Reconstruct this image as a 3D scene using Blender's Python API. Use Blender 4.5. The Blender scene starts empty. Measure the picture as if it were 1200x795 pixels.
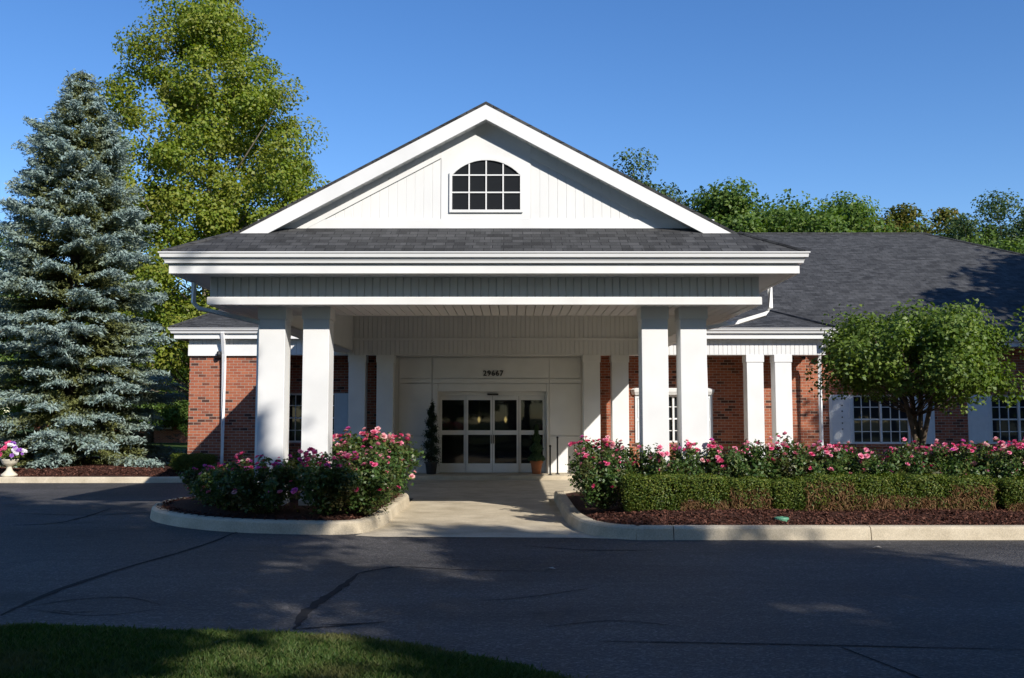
import bpy, bmesh, math, random
import numpy as np
from mathutils import Vector

C = bpy.context.scene
R = math.radians
COL = C.collection

# ------------------------------------------------------------------ camera
F = 1150.0                                   # focal length in photo pixels (1200 wide)
PITCH = math.atan(91.5 / F)
EYE = 1.7
cam_d = bpy.data.cameras.new('camera')
cam = bpy.data.objects.new('camera', cam_d); COL.objects.link(cam)
cam.location = (0, 0, EYE); cam.rotation_euler = (R(90) + PITCH, 0, 0)
cam_d.sensor_width = 36; cam_d.lens = F / 1200 * 36
cam_d.clip_start = 0.1; cam_d.clip_end = 3000
C.camera = cam

# ------------------------------------------------------------------ sky, sun, exposure
SUN = Vector((0.95, -1.28, 1.0)).normalized()          # towards the sun
elev = math.asin(SUN.z); azim = math.atan2(SUN.x, SUN.y)
w = bpy.data.worlds.new('World'); C.world = w; w.use_nodes = True
nt = w.node_tree
bg = nt.nodes['Background']
sky = nt.nodes.new('ShaderNodeTexSky'); sky.sky_type = 'NISHITA'; sky.sun_disc = False
sky.sun_elevation = elev; sky.sun_rotation = azim
sky.altitude = 200; sky.air_density = 1.0; sky.dust_density = 0.1; sky.ozone_density = 3.5
hsv = nt.nodes.new('ShaderNodeHueSaturation'); hsv.inputs['Saturation'].default_value = 1.22; hsv.inputs['Hue'].default_value = .508; hsv.inputs['Value'].default_value = 1.04
nt.links.new(sky.outputs[0], hsv.inputs['Color']); nt.links.new(hsv.outputs[0], bg.inputs[0]); bg.inputs[1].default_value = 0.12
sd = bpy.data.lights.new('sun', 'SUN'); sun = bpy.data.objects.new('sun', sd); COL.objects.link(sun)
sd.energy = 4.6; sd.angle = R(0.5); sd.color = (1.0, 0.945, 0.87)
sun.rotation_euler = (-SUN).to_track_quat('-Z', 'Y').to_euler(); sun.location = (20, -20, 30)
C.view_settings.view_transform = 'Standard'; C.view_settings.look = 'None'
C.view_settings.exposure = 0.38; C.view_settings.gamma = 1.0
C.view_settings.use_curve_mapping = False

# ------------------------------------------------------------------ measuring helpers
cp, sp = math.cos(PITCH), math.sin(PITCH)
def at(px, py, Y):
    """photo pixel at depth Y -> (X, Z) in metres"""
    u = (px - 600) / F; v = (397.5 - py) / F
    t = Y / (cp - v * sp)
    return u * t, EYE + t * (sp + v * cp)
def ax(px, Y, py=450): return at(px, py, Y)[0]
def az(py, Y): return at(600, py, Y)[1]
def gnd(px, py, z=0.0):
    u = (px - 600) / F; v = (397.5 - py) / F
    t = (z - EYE) / (sp + v * cp)
    return u * t, t * (cp - v * sp)

# ------------------------------------------------------------------ object helpers
def tag(o, label=None, cat=None, group=None, kind=None):
    if label: o['label'] = label
    if cat: o['category'] = cat
    if group: o['group'] = group
    if kind: o['kind'] = kind
    return o
def empty(name, loc, label=None, cat=None, group=None):
    o = bpy.data.objects.new(name, None); COL.objects.link(o)
    o.location = loc; o.empty_display_size = 0.3
    return tag(o, label, cat, group)
def root_loc(o):
    v = Vector((0, 0, 0))
    while o: v = v + Vector(o.location); o = o.parent
    return v
def link(name, me, mat, parent):
    if mat and not me.materials: me.materials.append(mat)
    o = bpy.data.objects.new(name, me); COL.objects.link(o)
    if parent: o.parent = parent
    return o

class MB:
    def __init__(s): s.v = []; s.f = []
    def add(s, vs, fs):
        n = len(s.v); s.v += [tuple(p) for p in vs]; s.f += [tuple(i + n for i in f) for f in fs]; return s
    def poly(s, *pts): return s.add(pts, [tuple(range(len(pts)))])
    def box(s, x0, x1, y0, y1, z0, z1):
        vs = [(x0,y0,z0),(x1,y0,z0),(x1,y1,z0),(x0,y1,z0),(x0,y0,z1),(x1,y0,z1),(x1,y1,z1),(x0,y1,z1)]
        return s.add(vs, [(3,2,1,0),(4,5,6,7),(0,1,5,4),(1,2,6,5),(2,3,7,6),(3,0,4,7)])
    def slab(s, pts, vec):
        """polygon extruded along vec"""
        n = len(pts); q = [tuple(Vector(p) + Vector(vec)) for p in pts]
        return s.add(list(pts) + q, [tuple(range(n)), tuple(range(2*n-1, n-1, -1))] +
                     [(i, i+n, (i+1) % n + n, (i+1) % n) for i in range(n)])
    def sweep(s, path, prof, closed=False):
        """profile of (outward, z) swept along a flat path with mitred corners"""
        n = len(path); m = len(prof); vs = []
        for i, p in enumerate(path):
            p = Vector(p[:2])
            a = Vector(path[i-1][:2]) if (i > 0 or closed) else None
            b = Vector(path[(i+1) % n][:2]) if (i < n-1 or closed) else None
            d1 = (p - a).normalized() if a is not None else (b - p).normalized()
            d2 = (b - p).normalized() if b is not None else d1
            n1 = Vector((d1.y, -d1.x)); n2 = Vector((d2.y, -d2.x))
            nn = (n1 + n2).normalized(); k = 1 / max(0.35, nn.dot(n1))
            for o, z in prof: vs.append((p.x + nn.x*o*k, p.y + nn.y*o*k, z))
        fs = []
        for i in range(n if closed else n-1):
            for j in range(m):
                a0 = i*m + j; a1 = i*m + (j+1) % m; b0 = ((i+1) % n)*m + j; b1 = ((i+1) % n)*m + (j+1) % m
                fs.append((a0, b0, b1, a1))
        if not closed: fs += [tuple(range(m)), tuple(range((n-1)*m + m-1, (n-1)*m - 1, -1))]
        return s.add(vs, fs)
    def tube(s, pts, rad, k=6, cap=True):
        pts = [Vector(p) for p in pts]
        if not hasattr(rad, '__len__'): rad = [rad]*len(pts)
        vs = []; up = Vector((0.13, 0.31, 0.94)).normalized()
        for i, p in enumerate(pts):
            d = (pts[min(i+1, len(pts)-1)] - pts[max(i-1, 0)])
            d = d.normalized() if d.length > 1e-9 else Vector((0,0,1))
            if abs(d.dot(up)) > .95: u2 = Vector((1, 0.1, 0))
            else: u2 = up
            a = d.cross(u2).normalized(); b = d.cross(a)
            for j in range(k):
                t = 2*math.pi*(j + .5)/k
                vs.append(p + (a*math.cos(t) + b*math.sin(t))*rad[i])
        fs = []
        for i in range(len(pts)-1):
            for j in range(k): fs.append((i*k+j, i*k+(j+1) % k, (i+1)*k+(j+1) % k, (i+1)*k+j))
        if cap: fs += [tuple(range(k-1, -1, -1)), tuple(range((len(pts)-1)*k, len(pts)*k))]
        return s.add(vs, fs)
    def lathe(s, prof, c, k=20):
        vs = []
        for r, z in prof:
            for j in range(k):
                t = 2*math.pi*j/k; vs.append((c[0]+r*math.cos(t), c[1]+r*math.sin(t), c[2]+z))
        fs = []
        for i in range(len(prof)-1):
            for j in range(k): fs.append((i*k+j, i*k+(j+1) % k, (i+1)*k+(j+1) % k, (i+1)*k+j))
        fs += [tuple(range(k-1, -1, -1)), tuple(range((len(prof)-1)*k, len(prof)*k))]
        return s.add(vs, fs)
    def beads(s, x0, x1, zb, zt, y, pitch=0.13, gw=0.016, gd=0.014):
        """vertical tongue-and-groove boarding with real grooves, facing -Y"""
        zb_ = zb if callable(zb) else (lambda x: zb); zt_ = zt if callable(zt) else (lambda x: zt)
        xs = []; n = max(1, round((x1-x0)/pitch)); w_ = (x1-x0)/n
        for i in range(n):
            a = x0 + i*w_
            xs += [(a, y+gd), (a+gw/2, y), (a+w_-gw/2, y)]
        xs.append((x1, y+gd))
        vs = []
        for x, yy in xs: vs += [(x, yy, zb_(x)), (x, yy, zt_(x))]
        return s.add(vs, [(2*i, 2*i+2, 2*i+3, 2*i+1) for i in range(len(xs)-1)])
    def build(s, name, mat, parent=None, smooth=False, bevel=0, recalc=True):
        me = bpy.data.meshes.new(name)
        o = root_loc(parent) if parent else Vector((0, 0, 0))
        me.from_pydata([(p[0]-o.x, p[1]-o.y, p[2]-o.z) for p in s.v], [], s.f)
        if recalc:
            bm = bmesh.new(); bm.from_mesh(me)
            bmesh.ops.recalc_face_normals(bm, faces=bm.faces); bm.to_mesh(me); bm.free()
        uv = me.uv_layers.new(name='UVMap').data          # metres along / up each face
        for p in me.polygons:
            nrm = p.normal; h = Vector((-nrm.y, nrm.x, 0))
            if h.length < 0.05: h = Vector((1, 0, 0))
            h.normalize()
            if abs(h.x) > abs(h.y):
                if h.x < 0: h = -h
            elif h.y < 0: h = -h
            b = nrm.cross(h)
            if b.z < 0: b = -b
            for li in p.loop_indices:
                q = me.vertices[me.loops[li].vertex_index].co + o
                uv[li].uv = (q.dot(h), q.dot(b))
        if smooth: me.polygons.foreach_set('use_smooth', [True]*len(me.polygons))
        ob = link(name, me, mat, parent)
        if bevel:
            m = ob.modifiers.new('bevel', 'BEVEL'); m.width = bevel; m.segments = 2; m.limit_method = 'ANGLE'
        return ob

def np_mesh(name, V, Fq, mat, parent=None, attr=None, smooth=False):
    """quads from numpy arrays"""
    me = bpy.data.meshes.new(name)
    nv, nf, k = len(V), len(Fq), Fq.shape[1]
    me.vertices.add(nv); me.vertices.foreach_set('co', V.astype(np.float32).ravel())
    me.loops.add(nf*k); me.loops.foreach_set('vertex_index', Fq.astype(np.int32).ravel())
    me.polygons.add(nf); me.polygons.foreach_set('loop_start', np.arange(0, nf*k, k, dtype=np.int32))
    me.polygons.foreach_set('loop_total', np.full(nf, k, dtype=np.int32))
    me.update(calc_edges=True); me.validate()
    if attr is not None:
        a = me.attributes.new('tip', 'FLOAT', 'POINT'); a.data.foreach_set('value', attr.astype(np.float32))
    return link(name, me, mat, parent)

def unit(a): return a / np.maximum(np.linalg.norm(a, axis=-1, keepdims=True), 1e-9)
def leaf_quads(P, N, S, rs, aspect=0.62, fold=0.18, T=None):
    """one folded diamond per leaf"""
    n = len(P); N = unit(N)
    if T is None: T = rs.normal(size=(n, 3))
    T = unit(T - (T*N).sum(1, keepdims=True)*N); B = np.cross(N, T)
    S = np.asarray(S).reshape(-1, 1)*np.ones((n, 1))
    V = np.empty((n, 4, 3))
    V[:, 0] = P - T*S*.5
    V[:, 1] = P + B*S*.5*aspect + N*S*fold - T*S*.05
    V[:, 2] = P + T*S*.5 - N*S*.06
    V[:, 3] = P - B*S*.5*aspect + N*S*fold - T*S*.05
    return V.reshape(-1, 3), np.arange(n*4).reshape(n, 4)

# ------------------------------------------------------------------ materials
def mat(name, col, rough=0.6, spec=0.5, var=0.0, vscale=6.0, bump=0.0, bscale=60.0, metal=0.0):
    m = bpy.data.materials.new(name); m.use_nodes = True; t = m.node_tree; N = t.nodes
    b = N['Principled BSDF']
    b.inputs['Base Color'].default_value = (*col, 1); b.inputs['Roughness'].default_value = rough
    b.inputs['Specular IOR Level'].default_value = spec; b.inputs['Metallic'].default_value = metal
    tc = N.new('ShaderNodeTexCoord')
    if var:
        nz = N.new('ShaderNodeTexNoise'); nz.inputs['Scale'].default_value = vscale; nz.inputs['Detail'].default_value = 6
        t.links.new(tc.outputs['Object'], nz.inputs['Vector'])
        rp = N.new('ShaderNodeValToRGB'); e = rp.color_ramp.elements
        e[0].position = .3; e[1].position = .7
        e[0].color = (*[c*(1-var) for c in col], 1); e[1].color = (*[min(1, c*(1+var)) for c in col], 1)
        t.links.new(nz.outputs['Fac'], rp.inputs['Fac']); t.links.new(rp.outputs['Color'], b.inputs['Base Color'])
    if bump:
        n2 = N.new('ShaderNodeTexNoise'); n2.inputs['Scale'].default_value = bscale; n2.inputs['Detail'].default_value = 4
        t.links.new(tc.outputs['Object'], n2.inputs['Vector'])
        bp = N.new('ShaderNodeBump'); bp.inputs['Strength'].default_value = bump; bp.inputs['Distance'].default_value = .01
        t.links.new(n2.outputs['Fac'], bp.inputs['Height']); t.links.new(bp.outputs['Normal'], b.inputs['Normal'])
    return m

def brick_mat():
    m = bpy.data.materials.new('red_brick'); m.use_nodes = True; t = m.node_tree; N = t.nodes; L = t.links
    b = N['Principled BSDF']; b.inputs['Roughness'].default_value = .85; b.inputs['Specular IOR Level'].default_value = .2
    uv = N.new('ShaderNodeUVMap')
    br = N.new('ShaderNodeTexBrick')
    br.inputs['Scale'].default_value = 1; br.inputs['Brick Width'].default_value = .215; br.inputs['Row Height'].default_value = .078
    br.inputs['Mortar Size'].default_value = .0065; br.inputs['Mortar Smooth'].default_value = .2; br.inputs['Bias'].default_value = -.1
    br.inputs['Color1'].default_value = (0, 0, 0, 1); br.inputs['Color2'].default_value = (1, 1, 1, 1)
    br.inputs['Mortar'].default_value = (.5, .5, .5, 1)
    L.new(uv.outputs[0], br.inputs['Vector'])
    rp = N.new('ShaderNodeValToRGB'); e = rp.color_ramp.elements
    e[0].color = (.075, .034, .026, 1); e[1].color = (.42, .145, .075, 1)
    for p, c in ((.05, (.2, .068, .04)), (.18, (.3, .09, .05)), (.7, (.35, .115, .06))):
        x = e.new(p); x.color = (*c, 1)
    nz = N.new('ShaderNodeTexNoise'); nz.inputs['Scale'].default_value = 1.3; nz.inputs['Detail'].default_value = 5
    L.new(uv.outputs[0], nz.inputs['Vector'])
    ad = N.new('ShaderNodeMath'); ad.operation = 'MULTIPLY_ADD'; ad.inputs[1].default_value = .35; 
    L.new(nz.outputs['Fac'], ad.inputs[0])
    mm = N.new('ShaderNodeMath'); mm.operation = 'SUBTRACT'; mm.inputs[1].default_value = .17
    L.new(br.outputs['Color'], mm.inputs[0]); L.new(mm.outputs[0], ad.inputs[2]); L.new(ad.outputs[0], rp.inputs['Fac'])
    mx = N.new('ShaderNodeMix'); mx.data_type = 'RGBA'
    mx.inputs[7].default_value = (.4, .33, .26, 1)
    L.new(br.outputs['Fac'], mx.inputs[0]); L.new(rp.outputs['Color'], mx.inputs[6]); L.new(mx.outputs[2], b.inputs['Base Color'])
    n2 = N.new('ShaderNodeTexNoise'); n2.inputs['Scale'].default_value = 90; L.new(uv.outputs[0], n2.inputs['Vector'])
    h = N.new('ShaderNodeMath'); h.operation = 'MULTIPLY_ADD'; h.inputs[1].default_value = .25
    inv = N.new('ShaderNodeMath'); inv.operation = 'SUBTRACT'; inv.inputs[0].default_value = 1; L.new(br.outputs['Fac'], inv.inputs[1])
    L.new(n2.outputs['Fac'], h.inputs[0]); L.new(inv.outputs[0], h.inputs[2])
    bp = N.new('ShaderNodeBump'); bp.inputs['Strength'].default_value = .7; bp.inputs['Distance'].default_value = .008
    L.new(h.outputs[0], bp.inputs['Height']); L.new(bp.outputs['Normal'], b.inputs['Normal'])
    return m

def shingle_mat():
    m = bpy.data.materials.new('asphalt_shingle'); m.use_nodes = True; t = m.node_tree; N = t.nodes; L = t.links
    b = N['Principled BSDF']; b.inputs['Roughness'].default_value = .9; b.inputs['Specular IOR Level'].default_value = .25
    uv = N.new('ShaderNodeUVMap')
    def brick(wd, off, freq):
        br = N.new('ShaderNodeTexBrick'); br.offset = off; br.offset_frequency = freq
        br.inputs['Scale'].default_value = 1; br.inputs['Brick Width'].default_value = wd; br.inputs['Row Height'].default_value = .145
        br.inputs['Mortar Size'].default_value = .007; br.inputs['Mortar Smooth'].default_value = .3
        br.inputs['Color1'].default_value = (0, 0, 0, 1); br.inputs['Color2'].default_value = (1, 1, 1, 1); br.inputs['Mortar'].default_value = (.2, .2, .2, 1)
        br.inputs['Bias'].default_value = 0
        L.new(uv.outputs[0], br.inputs['Vector']); return br
    b1 = brick(.31, .43, 2); b2 = brick(.173, .31, 3)
    av = N.new('ShaderNodeMath'); av.operation = 'ADD'; L.new(b1.outputs['Color'], av.inputs[0]); L.new(b2.outputs['Color'], av.inputs[1])
    nz = N.new('ShaderNodeTexNoise'); nz.inputs['Scale'].default_value = .7; nz.inputs['Detail'].default_value = 8; L.new(uv.outputs[0], nz.inputs['Vector'])
    ma = N.new('ShaderNodeMath'); ma.operation = 'MULTIPLY_ADD'; ma.inputs[1].default_value = .5
    L.new(av.outputs[0], ma.inputs[0])
    n3 = N.new('ShaderNodeMath'); n3.operation = 'MULTIPLY_ADD'; n3.inputs[1].default_value = .5; n3.inputs[2].default_value = -.25
    L.new(nz.outputs['Fac'], n3.inputs[0]); L.new(n3.outputs[0], ma.inputs[2])
    rp = N.new('ShaderNodeValToRGB'); e = rp.color_ramp.elements
    e[0].color = (.025, .0255, .026, 1); e[1].color = (.085, .086, .087, 1)
    L.new(ma.outputs[0], rp.inputs['Fac'])
    mx = N.new('ShaderNodeMix'); mx.data_type = 'RGBA'; mx.inputs[7].default_value = (.016, .016, .018, 1)
    L.new(b1.outputs['Fac'], mx.inputs[0]); L.new(rp.outputs['Color'], mx.inputs[6])
    L.new(mx.outputs[2], b.inputs['Base Color'])
    n2 = N.new('ShaderNodeTexNoise'); n2.inputs['Scale'].default_value = 160; L.new(uv.outputs[0], n2.inputs['Vector'])
    h = N.new('ShaderNodeMath'); h.operation = 'MULTIPLY_ADD'; h.inputs[1].default_value = -1.2
    L.new(b1.outputs['Fac'], h.inputs[0]); L.new(n2.outputs['Fac'], h.inputs[2])
    bp = N.new('ShaderNodeBump'); bp.inputs['Strength'].default_value = .6; bp.inputs['Distance'].default_value = .012
    L.new(h.outputs[0], bp.inputs['Height']); L.new(bp.outputs['Normal'], b.inputs['Normal'])
    return m

def asphalt_mat():
    m = bpy.data.materials.new('asphalt'); m.use_nodes = True; t = m.node_tree; N = t.nodes; L = t.links
    b = N['Principled BSDF']; b.inputs['Specular IOR Level'].default_value = .35
    tc = N.new('ShaderNodeTexCoord')
    def noise(s, d, sx=1, sy=1):
        mp = N.new('ShaderNodeMapping'); mp.inputs['Scale'].default_value = (sx, sy, 1); L.new(tc.outputs['Object'], mp.inputs[0])
        n = N.new('ShaderNodeTexNoise'); n.inputs['Scale'].default_value = s; n.inputs['Detail'].default_value = d
        L.new(mp.outputs[0], n.inputs['Vector']); return n
    a = noise(.35, 7, .6, 1.4); c = noise(5, 8); g = noise(85, 4); st = noise(2.2, 5, .35, 3.0)
    s1 = N.new('ShaderNodeMath'); s1.operation = 'MULTIPLY_ADD'; s1.inputs[1].default_value = .45; L.new(c.outputs['Fac'], s1.inputs[0])
    L.new(a.outputs['Fac'], s1.inputs[2])
    s2 = N.new('ShaderNodeMath'); s2.operation = 'MULTIPLY_ADD'; s2.inputs[1].default_value = .35; L.new(st.outputs['Fac'], s2.inputs[0]); L.new(s1.outputs[0], s2.inputs[2])
    s3 = N.new('ShaderNodeMath'); s3.operation = 'MULTIPLY_ADD'; s3.inputs[1].default_value = .85; L.new(g.outputs['Fac'], s3.inputs[0]); L.new(s2.outputs[0], s3.inputs[2])
    rp = N.new('ShaderNodeValToRGB'); e = rp.color_ramp.elements
    e[0].position = .78; e[1].position = 1.0 
    dv = N.new('ShaderNodeMath'); dv.operation = 'MULTIPLY'; dv.inputs[1].default_value = .65; L.new(s3.outputs[0], dv.inputs[0])
    e[0].position = .62; e[0].color = (.018, .0175, .018, 1); e[1].color = (.085, .08, .078, 1)
    L.new(dv.outputs[0], rp.inputs['Fac'])
    vg = N.new('ShaderNodeTexVoronoi'); vg.inputs['Scale'].default_value = 48; L.new(tc.outputs['Object'], vg.inputs['Vector'])
    sx = N.new('ShaderNodeSeparateColor'); L.new(vg.outputs['Color'], sx.inputs[0])
    pw = N.new('ShaderNodeMath'); pw.operation = 'POWER'; pw.inputs[1].default_value = 4; L.new(sx.outputs[0], pw.inputs[0])
    mr = N.new('ShaderNodeMapRange'); mr.inputs['To Min'].default_value = .78; mr.inputs['To Max'].default_value = 2.0; L.new(pw.outputs[0], mr.inputs['Value'])
    oil = noise(.9, 3); om = N.new('ShaderNodeMapRange'); om.inputs['From Min'].default_value = .6; om.inputs['From Max'].default_value = .72; om.inputs['To Min'].default_value = 1; om.inputs['To Max'].default_value = .62
    L.new(oil.outputs['Fac'], om.inputs['Value'])
    mo = N.new('ShaderNodeMath'); mo.operation = 'MULTIPLY'; L.new(mr.outputs[0], mo.inputs[0]); L.new(om.outputs[0], mo.inputs[1])
    mc = N.new('ShaderNodeMix'); mc.data_type = 'RGBA'; mc.blend_type = 'MULTIPLY'; mc.inputs[0].default_value = 1
    L.new(rp.outputs['Color'], mc.inputs[6]); L.new(mo.outputs[0], mc.inputs[7]); L.new(mc.outputs[2], b.inputs['Base Color'])
    rr = N.new('ShaderNodeMapRange'); rr.inputs['To Min'].default_value = .55; rr.inputs['To Max'].default_value = .85
    L.new(c.outputs['Fac'], rr.inputs['Value']); L.new(rr.outputs[0], b.inputs['Roughness'])
    v = N.new('ShaderNodeTexVoronoi'); v.inputs['Scale'].default_value = 45; L.new(tc.outputs['Object'], v.inputs['Vector'])
    bp = N.new('ShaderNodeBump'); bp.inputs['Strength'].default_value = .8; bp.inputs['Distance'].default_value = .012
    L.new(v.outputs['Distance'], bp.inputs['Height']); L.new(bp.outputs['Normal'], b.inputs['Normal'])
    return m

def concrete_mat():
    m = bpy.data.materials.new('concrete'); m.use_nodes = True; t = m.node_tree; N = t.nodes; L = t.links
    b = N['Principled BSDF']; b.inputs['Roughness'].default_value = .85; b.inputs['Specular IOR Level'].default_value = .25
    tc = N.new('ShaderNodeTexCoord')
    n = N.new('ShaderNodeTexNoise'); n.inputs['Scale'].default_value = 1.6; n.inputs['Detail'].default_value = 9; n.inputs['Roughness'].default_value = .65
    L.new(tc.outputs['Object'], n.inputs['Vector'])
    rp = N.new('ShaderNodeValToRGB'); e = rp.color_ramp.elements
    e[0].position = .25; e[1].position = .72
    e[0].color = (.38, .32, .225, 1); e[1].color = (.66, .575, .43, 1)
    L.new(n.outputs['Fac'], rp.inputs['Fac'])
    v = N.new('ShaderNodeTexNoise'); v.inputs['Scale'].default_value = 60; v.inputs['Detail'].default_value = 3; L.new(tc.outputs['Object'], v.inputs['Vector'])
    r2 = N.new('ShaderNodeMapRange'); r2.inputs['From Min'].default_value = .3; r2.inputs['From Max'].default_value = .7; r2.inputs['To Min'].default_value = .8; r2.inputs['To Max'].default_value = 1.1
    L.new(v.outputs['Fac'], r2.inputs['Value'])
    mu = N.new('ShaderNodeMix'); mu.data_type = 'RGBA'; mu.blend_type = 'MULTIPLY'; mu.inputs[0].default_value = 1
    L.new(rp.outputs['Color'], mu.inputs[6]); L.new(r2.outputs[0], mu.inputs[7]); L.new(mu.outputs[2], b.inputs['Base Color'])
    bp = N.new('ShaderNodeBump'); bp.inputs['Strength'].default_value = .35; bp.inputs['Distance'].default_value = .006
    L.new(v.outputs['Fac'], bp.inputs['Height']); L.new(bp.outputs['Normal'], b.inputs['Normal'])
    return m

def ramp_mat(name, cols, rough=.6, trans=0.0, patch=None, pscale=.5, spec=.3, tip=None, tcol=None):
    """a leaf: colour by leaf (random per island), optional patches of another colour, some light through"""
    m = bpy.data.materials.new(name); m.use_nodes = True; t = m.node_tree; N = t.nodes; L = t.links
    b = N['Principled BSDF']; b.inputs['Roughness'].default_value = rough; b.inputs['Specular IOR Level'].default_value = spec
    g = N.new('ShaderNodeNewGeometry'); rp = N.new('ShaderNodeValToRGB'); e = rp.color_ramp.elements
    L.new(g.outputs['Random Per Island'], rp.inputs['Fac'])
    e[0].color = (*cols[0], 1); e[1].color = (*cols[-1], 1)
    for i, c in enumerate(cols[1:-1]): x = e.new((i+1)/(len(cols)-1)); x.color = (*c, 1)
    out = rp.outputs['Color']
    if patch:
        tc = N.new('ShaderNodeTexCoord'); nz = N.new('ShaderNodeTexNoise'); nz.inputs['Scale'].default_value = pscale; nz.inputs['Detail'].default_value = 4
        L.new(tc.outputs['Object'], nz.inputs['Vector'])
        mr = N.new('ShaderNodeMapRange'); mr.inputs['From Min'].default_value = .5; mr.inputs['From Max'].default_value = .68
        L.new(nz.outputs['Fac'], mr.inputs['Value'])
        mx = N.new('ShaderNodeMix'); mx.data_type = 'RGBA'; mx.inputs[7].default_value = (*patch, 1)
        sc = N.new('ShaderNodeMath'); sc.operation = 'MULTIPLY'; sc.inputs[1].default_value = .7; L.new(mr.outputs[0], sc.inputs[0])
        L.new(sc.outputs[0], mx.inputs[0]); L.new(out, mx.inputs[6]); out = mx.outputs[2]
    if tip:
        at_ = N.new('ShaderNodeAttribute'); at_.attribute_name = 'tip'
        mx = N.new('ShaderNodeMix'); mx.data_type = 'RGBA'; mx.inputs[6].default_value = (*tip, 1)
        L.new(at_.outputs['Fac'], mx.inputs[0]); L.new(out, mx.inputs[7]); out = mx.outputs[2]
    L.new(out, b.inputs['Base Color'])
    if trans:
        tr = N.new('ShaderNodeBsdfTranslucent'); hs = N.new('ShaderNodeHueSaturation'); hs.inputs['Saturation'].default_value = 1.15; hs.inputs['Value'].default_value = 1.5
        L.new(out, hs.inputs['Color']); L.new(hs.outputs[0], tr.inputs['Color'])
        ms = N.new('ShaderNodeMixShader'); ms.inputs[0].default_value = trans
        L.new(b.outputs[0], ms.inputs[1]); L.new(tr.outputs[0], ms.inputs[2])
        L.new(ms.outputs[0], N['Material Output'].inputs['Surface'])
    return m

def glass_mat(name, clear, tint=(.02, .022, .025)):
    m = bpy.data.materials.new(name); m.use_nodes = True; t = m.node_tree; N = t.nodes; L = t.links
    b = N['Principled BSDF']; b.inputs['Base Color'].default_value = (*tint, 1); b.inputs['Roughness'].default_value = .02
    tc = N.new('ShaderNodeTexCoord'); nz = N.new('ShaderNodeTexNoise'); nz.inputs['Scale'].default_value = 1.2; L.new(tc.outputs['Object'], nz.inputs['Vector'])
    bp = N.new('ShaderNodeBump'); bp.inputs['Strength'].default_value = .04; bp.inputs['Distance'].default_value = .05
    L.new(nz.outputs['Fac'], bp.inputs['Height']); L.new(bp.outputs['Normal'], b.inputs['Normal'])
    if clear:
        tr = N.new('ShaderNodeBsdfTransparent'); ms = N.new('ShaderNodeMixShader'); ms.inputs[0].default_value = clear
        tr.inputs['Color'].default_value = (.7, .72, .72, 1)
        L.new(b.outputs[0], ms.inputs[1]); L.new(tr.outputs[0], ms.inputs[2]); L.new(ms.outputs[0], N['Material Output'].inputs['Surface'])
    return m

def emit_mat(name, col, s):
    m = bpy.data.materials.new(name); m.use_nodes = True; b = m.node_tree.nodes['Principled BSDF']
    b.inputs['Base Color'].default_value = (*col, 1); b.inputs['Emission Color'].default_value = (*col, 1); b.inputs['Emission Strength'].default_value = s
    return m

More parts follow.
